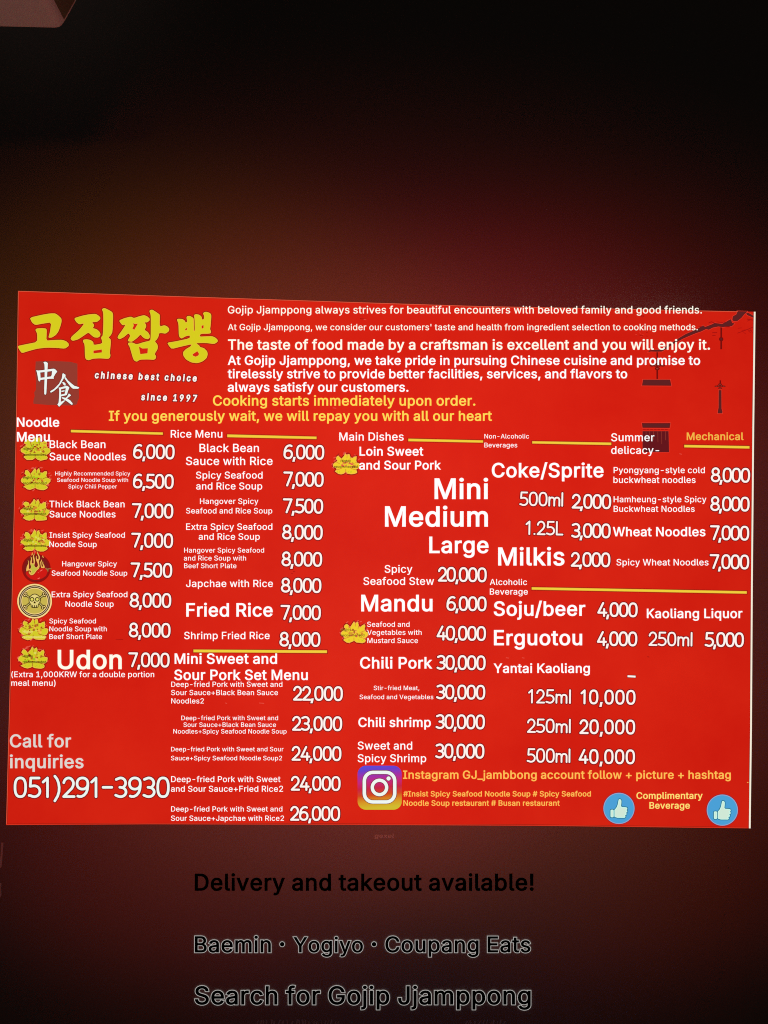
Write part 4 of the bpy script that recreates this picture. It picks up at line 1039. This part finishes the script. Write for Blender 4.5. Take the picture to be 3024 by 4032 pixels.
# ---- camera logo in a rounded square
def rrect(x0, y0, x1, y1, r, n=7):
    out = []
    for cx, cy, a in ((x1 - r, y0 + r, -90), (x1 - r, y1 - r, 0), (x0 + r, y1 - r, 90), (x0 + r, y0 + r, 180)):
        out += [(cx + r * math.cos(math.radians(a + 90 * i / n)), cy + r * math.sin(math.radians(a + 90 * i / n))) for i in range(n + 1)]
    return out
mb = MB(lift=0.5)
mb.poly(rrect(1408, 3015, 1582, 3188.3, 33), 'logo')
logo = part(mb, 'camera_logo')
mb = MB(lift=0.8)
a, b = rrect(1427.8, 3034.5, 1561, 3164.3, 40), rrect(1441.5, 3047.8, 1547.5, 3151, 27)
mb.poly(grow(a, 2.2), 'purple', [grow(b, -2.2)])
mb.poly(a, 'cool', [b], 0.2)
mb.disc((1494.2, 3100.5), 37, 'purple', 0, 19.5)
mb.disc((1494.2, 3100.5), 34.8, 'cool', 0.2, 21.7)
mb.disc((1529.9, 3065.3), 10.2, 'purple', 0)
mb.disc((1529.9, 3065.3), 8.2, 'cool', 0.2)
sub(mb, 'camera_outline', logo)

# ---- blue discs with a thumb up
TH = (2360, 3100, 10.37)
thumb = Z([(790, 500), (820, 482), (860, 490), (895, 530), (902, 600), (885, 770), (920, 805), (1090, 815), (1130, 835), (1145, 880), (1120, 915), (1100, 930), (1135, 950), (1140, 1000), (1100, 1030), (1085, 1045), (1110, 1070), (1105, 1115), (1070, 1140), (1040, 1150), (1065, 1180), (1060, 1225), (1020, 1247), (740, 1245), (640, 1215), (615, 1190), (615, 925), (690, 840), (745, 720), (770, 590)], *TH)
cuff = rrect(*Z([(455, 912)], *TH)[0], *Z([(585, 1225)], *TH)[0], 4.5, 3)
for ox, oy in ((0, 0), (407, 6.8)):
    sh = lambda P: [(x + ox, y + oy) for x, y in P]
    cc = (2437.2 + ox, 3183 + oy)
    mb = MB(lift=0.5)
    mb.disc(cc, 63.5, 'purple')
    mb.disc(cc, 61.5, 'bluerim', 0.15)
    mb.disc(cc, 58.5, 'blue', 0.3)
    d = part(mb, 'thumb_emblem')
    mb = MB(lift=1.0)
    for q in (thumb, cuff):
        mb.poly(sh(grow(q, 3.0)), 'teal')
        mb.poly(sh(q), 'handedge', (), 0.2)
        mb.poly(sh(grow(q, -2.6)), 'hand', (), 0.4)
    sub(mb, 'thumb', d)

# ---- ink drawing of a blossom branch and lantern ornaments
BR = (2400, 1200, 2.6587)
mb = MB(lift=0.4)
for q in ([(1335, 66), (1446, 68), (1412, 100), (1380, 138), (1340, 170), (1300, 172), (1285, 160), (1290, 122), (1330, 98)],
          [(1272, 150), (1283, 190), (1310, 195), (1280, 225), (1190, 235), (1140, 228), (1080, 240), (1040, 262), (1010, 255), (960, 280), (900, 300), (840, 325), (770, 355), (700, 395), (640, 430), (590, 465), (550, 490), (500, 492), (430, 490), (400, 497), (420, 475), (500, 470), (550, 465), (600, 430), (670, 385), (740, 340), (800, 305), (860, 280), (930, 245), (980, 215), (1000, 232), (1070, 205), (1100, 190), (1180, 200), (1240, 165)],
          [(1430, 90), (1450, 82), (1512, 118), (1512, 138), (1440, 108)]):
    P = Z(q, *BR)
    mb.poly(grow(P, 1.6), 'edgedim')
    mb.poly(P, 'ink', (), 0.15)
    mb.poly(grow(P, -1.8), 'brown', (), 0.3)
rng = random.Random(3)
for q, w in (([(1342, 297), (1420, 268), (1500, 235)], 8), ([(1385, 268), (1430, 262)], 6), ([(1400, 285), (1425, 305)], 5), ([(1450, 270), (1475, 292)], 6),
             ([(1345, 246), (1385, 242)], 6), ([(1440, 150), (1510, 162)], 9), ([(1440, 172), (1470, 160)], 7), ([(1080, 292), (1122, 292)], 10), ([(1080, 322), (1106, 320)], 10),
             ([(1040, 190), (1065, 178), (1095, 190)], 9), ([(1122, 180), (1180, 184), (1240, 178)], 7), ([(1205, 232), (1256, 232)], 7), ([(930, 232), (985, 222)], 6)):
    mb.stroke(Z(q, *BR), w / 2.6587, 'twig', 0.1)
for (lx, ly), n, sx, sy in (((330, 325), 12, 50, 24), ((180, 105), 7, 26, 30), ((345, 118), 8, 24, 14), ((345, 430), 6, 12, 40), ((1010, 240), 5, 40, 14), ((1470, 255), 6, 30, 26)):
    for k in range(n):
        px, py = rng.gauss(lx, sx * .6), rng.gauss(ly, sy * .6)
        a = rng.uniform(0, .9)
        l = rng.uniform(6, 16)
        mb.stroke(Z([(px, py), (px + l * math.cos(a), py + l * math.sin(a))], *BR), rng.uniform(1.4, 2.6), 'twig' if rng.random() < .75 else 'edgedim', 0.1)
part(mb, 'branch_drawing')
def knot(mb, c, w, h):
    for dx, dy, rx, ry in ((-.36, 0, .16, .11), (.36, 0, .16, .11), (0, -.30, .17, .16), (0, .30, .17, .16), (-.13, -.05, .14, .17), (.13, -.05, .14, .17)):
        q = (c[0] + dx * w, c[1] + dy * h)
        mb.disc(q, rx * w, 'ink', 0.05, 0, 16, ry * h)
        mb.disc(q, rx * w * .45, 'seal', 0.2, 0, 12, ry * h * .45)
R5 = (2400, 1440, 2.6587)
mb = MB(lift=0.4)
mb.poly(Z([(491, 488), (508, 488), (508, 790), (491, 790)], *BR), 'ink')
knot(mb, Z([(500, 636)], *BR)[0], 58, 40)
for q in ([(350, 145), (635, 145), (648, 210), (340, 208)], [(338, 600), (638, 600), (630, 652), (345, 650)]):
    if q[0][1] == 600:
        part(mb, 'lantern_drawing')
        mb = MB(lift=0.4)
    P = Z(q, *R5)
    mb.poly(grow(P, 2), 'edgedim')
    mb.poly(P, 'ink', (), 0.15)
    mb.poly(grow(P, -2.2), 'brown', (), 0.3)
P = Z([(345, 685), (618, 685), (624, 905), (345, 905)], *R5)
mb.poly(grow(P, 1.2), 'edgedim')
mb.poly(P, 'tassel', (), 0.15)
for x in (382, 420, 460, 505, 545, 585):
    mb.stroke(Z([(x, 690), (x + 2, 690 + rng.uniform(50, 150))], *R5), 1.6, 'seal', 0.3)
for x in range(352, 612, 38):
    mb.stroke(Z([(x, 667), (x + 24, 667)], *R5), 3.0, 'twig', 0.1)
part(mb, 'lantern_drawing')
mb = MB(lift=0.4)
mb.poly(Z([(1161, 230), (1178, 230), (1178, 466), (1160, 466)], *BR), 'ink')
mb.disc(Z([(1169, 360)], *BR)[0], 8.6, 'ink', 0.1)
mb.disc(Z([(1169, 360)], *BR)[0], 4.2, 'brown', 0.2)
part(mb, 'ornament_drawing')
mb = MB(lift=0.4)
mb.poly(Z([(1152, 153), (1167, 153), (1167, 195), (1152, 195)], *R5), 'ink')
knot(mb, Z([(1157, 215)], *R5)[0], 42, 26)
P = Z([(1142, 255), (1172, 255), (1173, 450), (1182, 478), (1180, 499), (1132, 499), (1134, 475), (1141, 440)], *R5)
mb.poly(grow(P, 1.6), 'edgedim')
mb.poly(P, 'ink', (), 0.15)
mb.poly(grow(P, -1.8), 'brown', (), 0.3)
part(mb, 'ornament_drawing')
# flecks left in the print
for x, y, l, m_ in ((1426, 1255, 8, 'ink'), (1437, 1258, 4, 'pink'), (1317, 1606, 6, 'pink'), (1030, 2768, 9, 'pink'), (890, 2768, 3, 'pink'), (2553, 2586, 3, 'ink'),
                    (2680, 1787, 4, 'pink'), (2944, 3080, 2, 'amber'), (1563, 2531, 5, 'pink'), (848, 2680, 3, 'ink'), (1158, 2250, 4, 'twig'), (1150, 2258, 3, 'twig'), (1080, 2812, 6, 'twig'),
                    (258, 1848, 6, 'twig'), (1998, 2590, 5, 'pink'), (2060, 2590, 4, 'pink'), (440, 2279, 22, 'twig'), (470, 2517, 14, 'twig')):
    mb = MB(lift=0.3)
    mb.stroke([(x - l, y), (x + l, y + 1.2)], 2.2, m_, 0, True)
    part(mb, 'print_fleck')

# ================================================================== lettering on the wall below
def wall_line(label, pieces, bl, rim=None, dots=()):
    mb, rb = MB(WALL_Y, 1.0), MB(WALL_Y, 1.0)
    for s, x0, x1 in pieces:
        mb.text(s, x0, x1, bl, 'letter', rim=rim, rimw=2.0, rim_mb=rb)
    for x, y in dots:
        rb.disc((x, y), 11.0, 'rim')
        mb.disc((x, y), 9.0, 'letter', 0.25)
    o = tag(mb.build('wall_lettering'), label, 'lettering', group='black lettering on the wall below the menu board')
    if rim:
        bpy.context.view_layer.update()
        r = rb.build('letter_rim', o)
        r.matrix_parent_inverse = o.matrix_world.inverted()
    return o
wall_line('plain black lettering reading Delivery and takeout available, just under the menu board', [('Delivery and takeout available!', 766.8, 2101.6)], 3507.6)
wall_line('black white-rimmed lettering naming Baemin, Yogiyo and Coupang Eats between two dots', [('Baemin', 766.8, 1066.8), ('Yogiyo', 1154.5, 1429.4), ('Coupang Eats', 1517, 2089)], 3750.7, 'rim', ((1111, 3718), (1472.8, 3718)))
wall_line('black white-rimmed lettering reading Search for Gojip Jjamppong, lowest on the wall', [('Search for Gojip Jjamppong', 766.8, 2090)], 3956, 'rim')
mb = MB(WALL_Y, 0.6)  # mirrored reflection of sign text, painted in as pale letters
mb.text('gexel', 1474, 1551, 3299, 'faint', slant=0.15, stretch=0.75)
tag(mb.build('reflected_lettering'), 'tiny faint reflected lettering painted on the wall close under the menu board', 'lettering')
for x0, n, label in ((1010, 24, 'longer faint smudged reflection of lettering cut off at the bottom of the wall, under the word Search'), (1830, 12, 'shorter faint smudged reflection of lettering cut off at the bottom of the wall, under the word Jjamppong')):
    mb = MB(WALL_Y, 0.6)  # reflected letters suggested by pale strokes painted on the wall
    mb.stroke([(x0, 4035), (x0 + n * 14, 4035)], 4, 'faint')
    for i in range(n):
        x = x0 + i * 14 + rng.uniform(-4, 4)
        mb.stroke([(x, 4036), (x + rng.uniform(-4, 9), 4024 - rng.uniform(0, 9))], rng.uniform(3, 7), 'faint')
    tag(mb.build('smudged_reflection'), label, 'lettering')

# pale chipped strip on the wall at the far left
mb = MB(WALL_Y, 1.5)
mb.poly([(4, 3318), (14, 3316), (10, 3370), (6, 3412), (-2, 3424), (-30, 3424), (-30, 3412), (-4, 3405), (2, 3370)], 'strip')
mb.poly([(-30, 3470), (0, 3474), (6, 3478), (5, 3500), (6, 3522), (1, 3536), (-30, 3540)], 'strip')
tag(mb.build('chipped_strip'), 'pale grey chipped strip at the wall\'s far left under the menu board', 'strip')

# ================================================================== box fixture hanging top left
YB = -0.46
C = at(248, 125, YB)                       # lower far right corner
Cl = at(-620, 104, YB)
ct = ray(182, 0)
tz = (C.z - CAM_LOC.z) / ct.z
N1 = CAM_LOC + ct * tz                     # the underside's right edge runs towards the viewer
dirn = (N1 - C).normalized()
near = C + dirn * 0.30
flare = (at(318, 0, YB) - C)
flare = flare / flare.z
H = 0.22
nl = near + (Cl - C)
bot = [Cl, C, near, nl]
top = [Cl + Vector((-flare.x, 0, 1)) * H, C + Vector((flare.x, 0, 1)) * H, near + Vector((flare.x, -.1, 1)) * H, nl + Vector((-flare.x, -.1, 1)) * H]
ctr = sum(bot, Vector()) / 4
bm = bmesh.new()
vs = [bm.verts.new(p - ctr) for p in bot + top]
for f in ((0, 1, 2, 3), (7, 6, 5, 4), (0, 4, 5, 1), (1, 5, 6, 2), (2, 6, 7, 3), (3, 7, 4, 0)):
    bm.faces.new([vs[i] for i in f])
bmesh.ops.recalc_face_normals(bm, faces=bm.faces)
be = [e for e in bm.edges if not (e.verts[0] in vs[4:] and e.verts[1] in vs[4:])]
bmesh.ops.bevel(bm, geom=be, offset=0.012, segments=4, profile=0.5, affect='EDGES')
me = bpy.data.meshes.new('ceiling_fixture')
bm.to_mesh(me)
bm.free()
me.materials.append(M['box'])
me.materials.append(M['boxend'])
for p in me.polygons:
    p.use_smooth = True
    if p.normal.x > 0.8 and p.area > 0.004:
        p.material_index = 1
fx = bpy.data.objects.new('ceiling_fixture', me)
fx.location = ctr
COL.objects.link(fx)
tag(fx, 'beige box-shaped fixture hanging from above at the top left, lit on its underside', 'fixture')
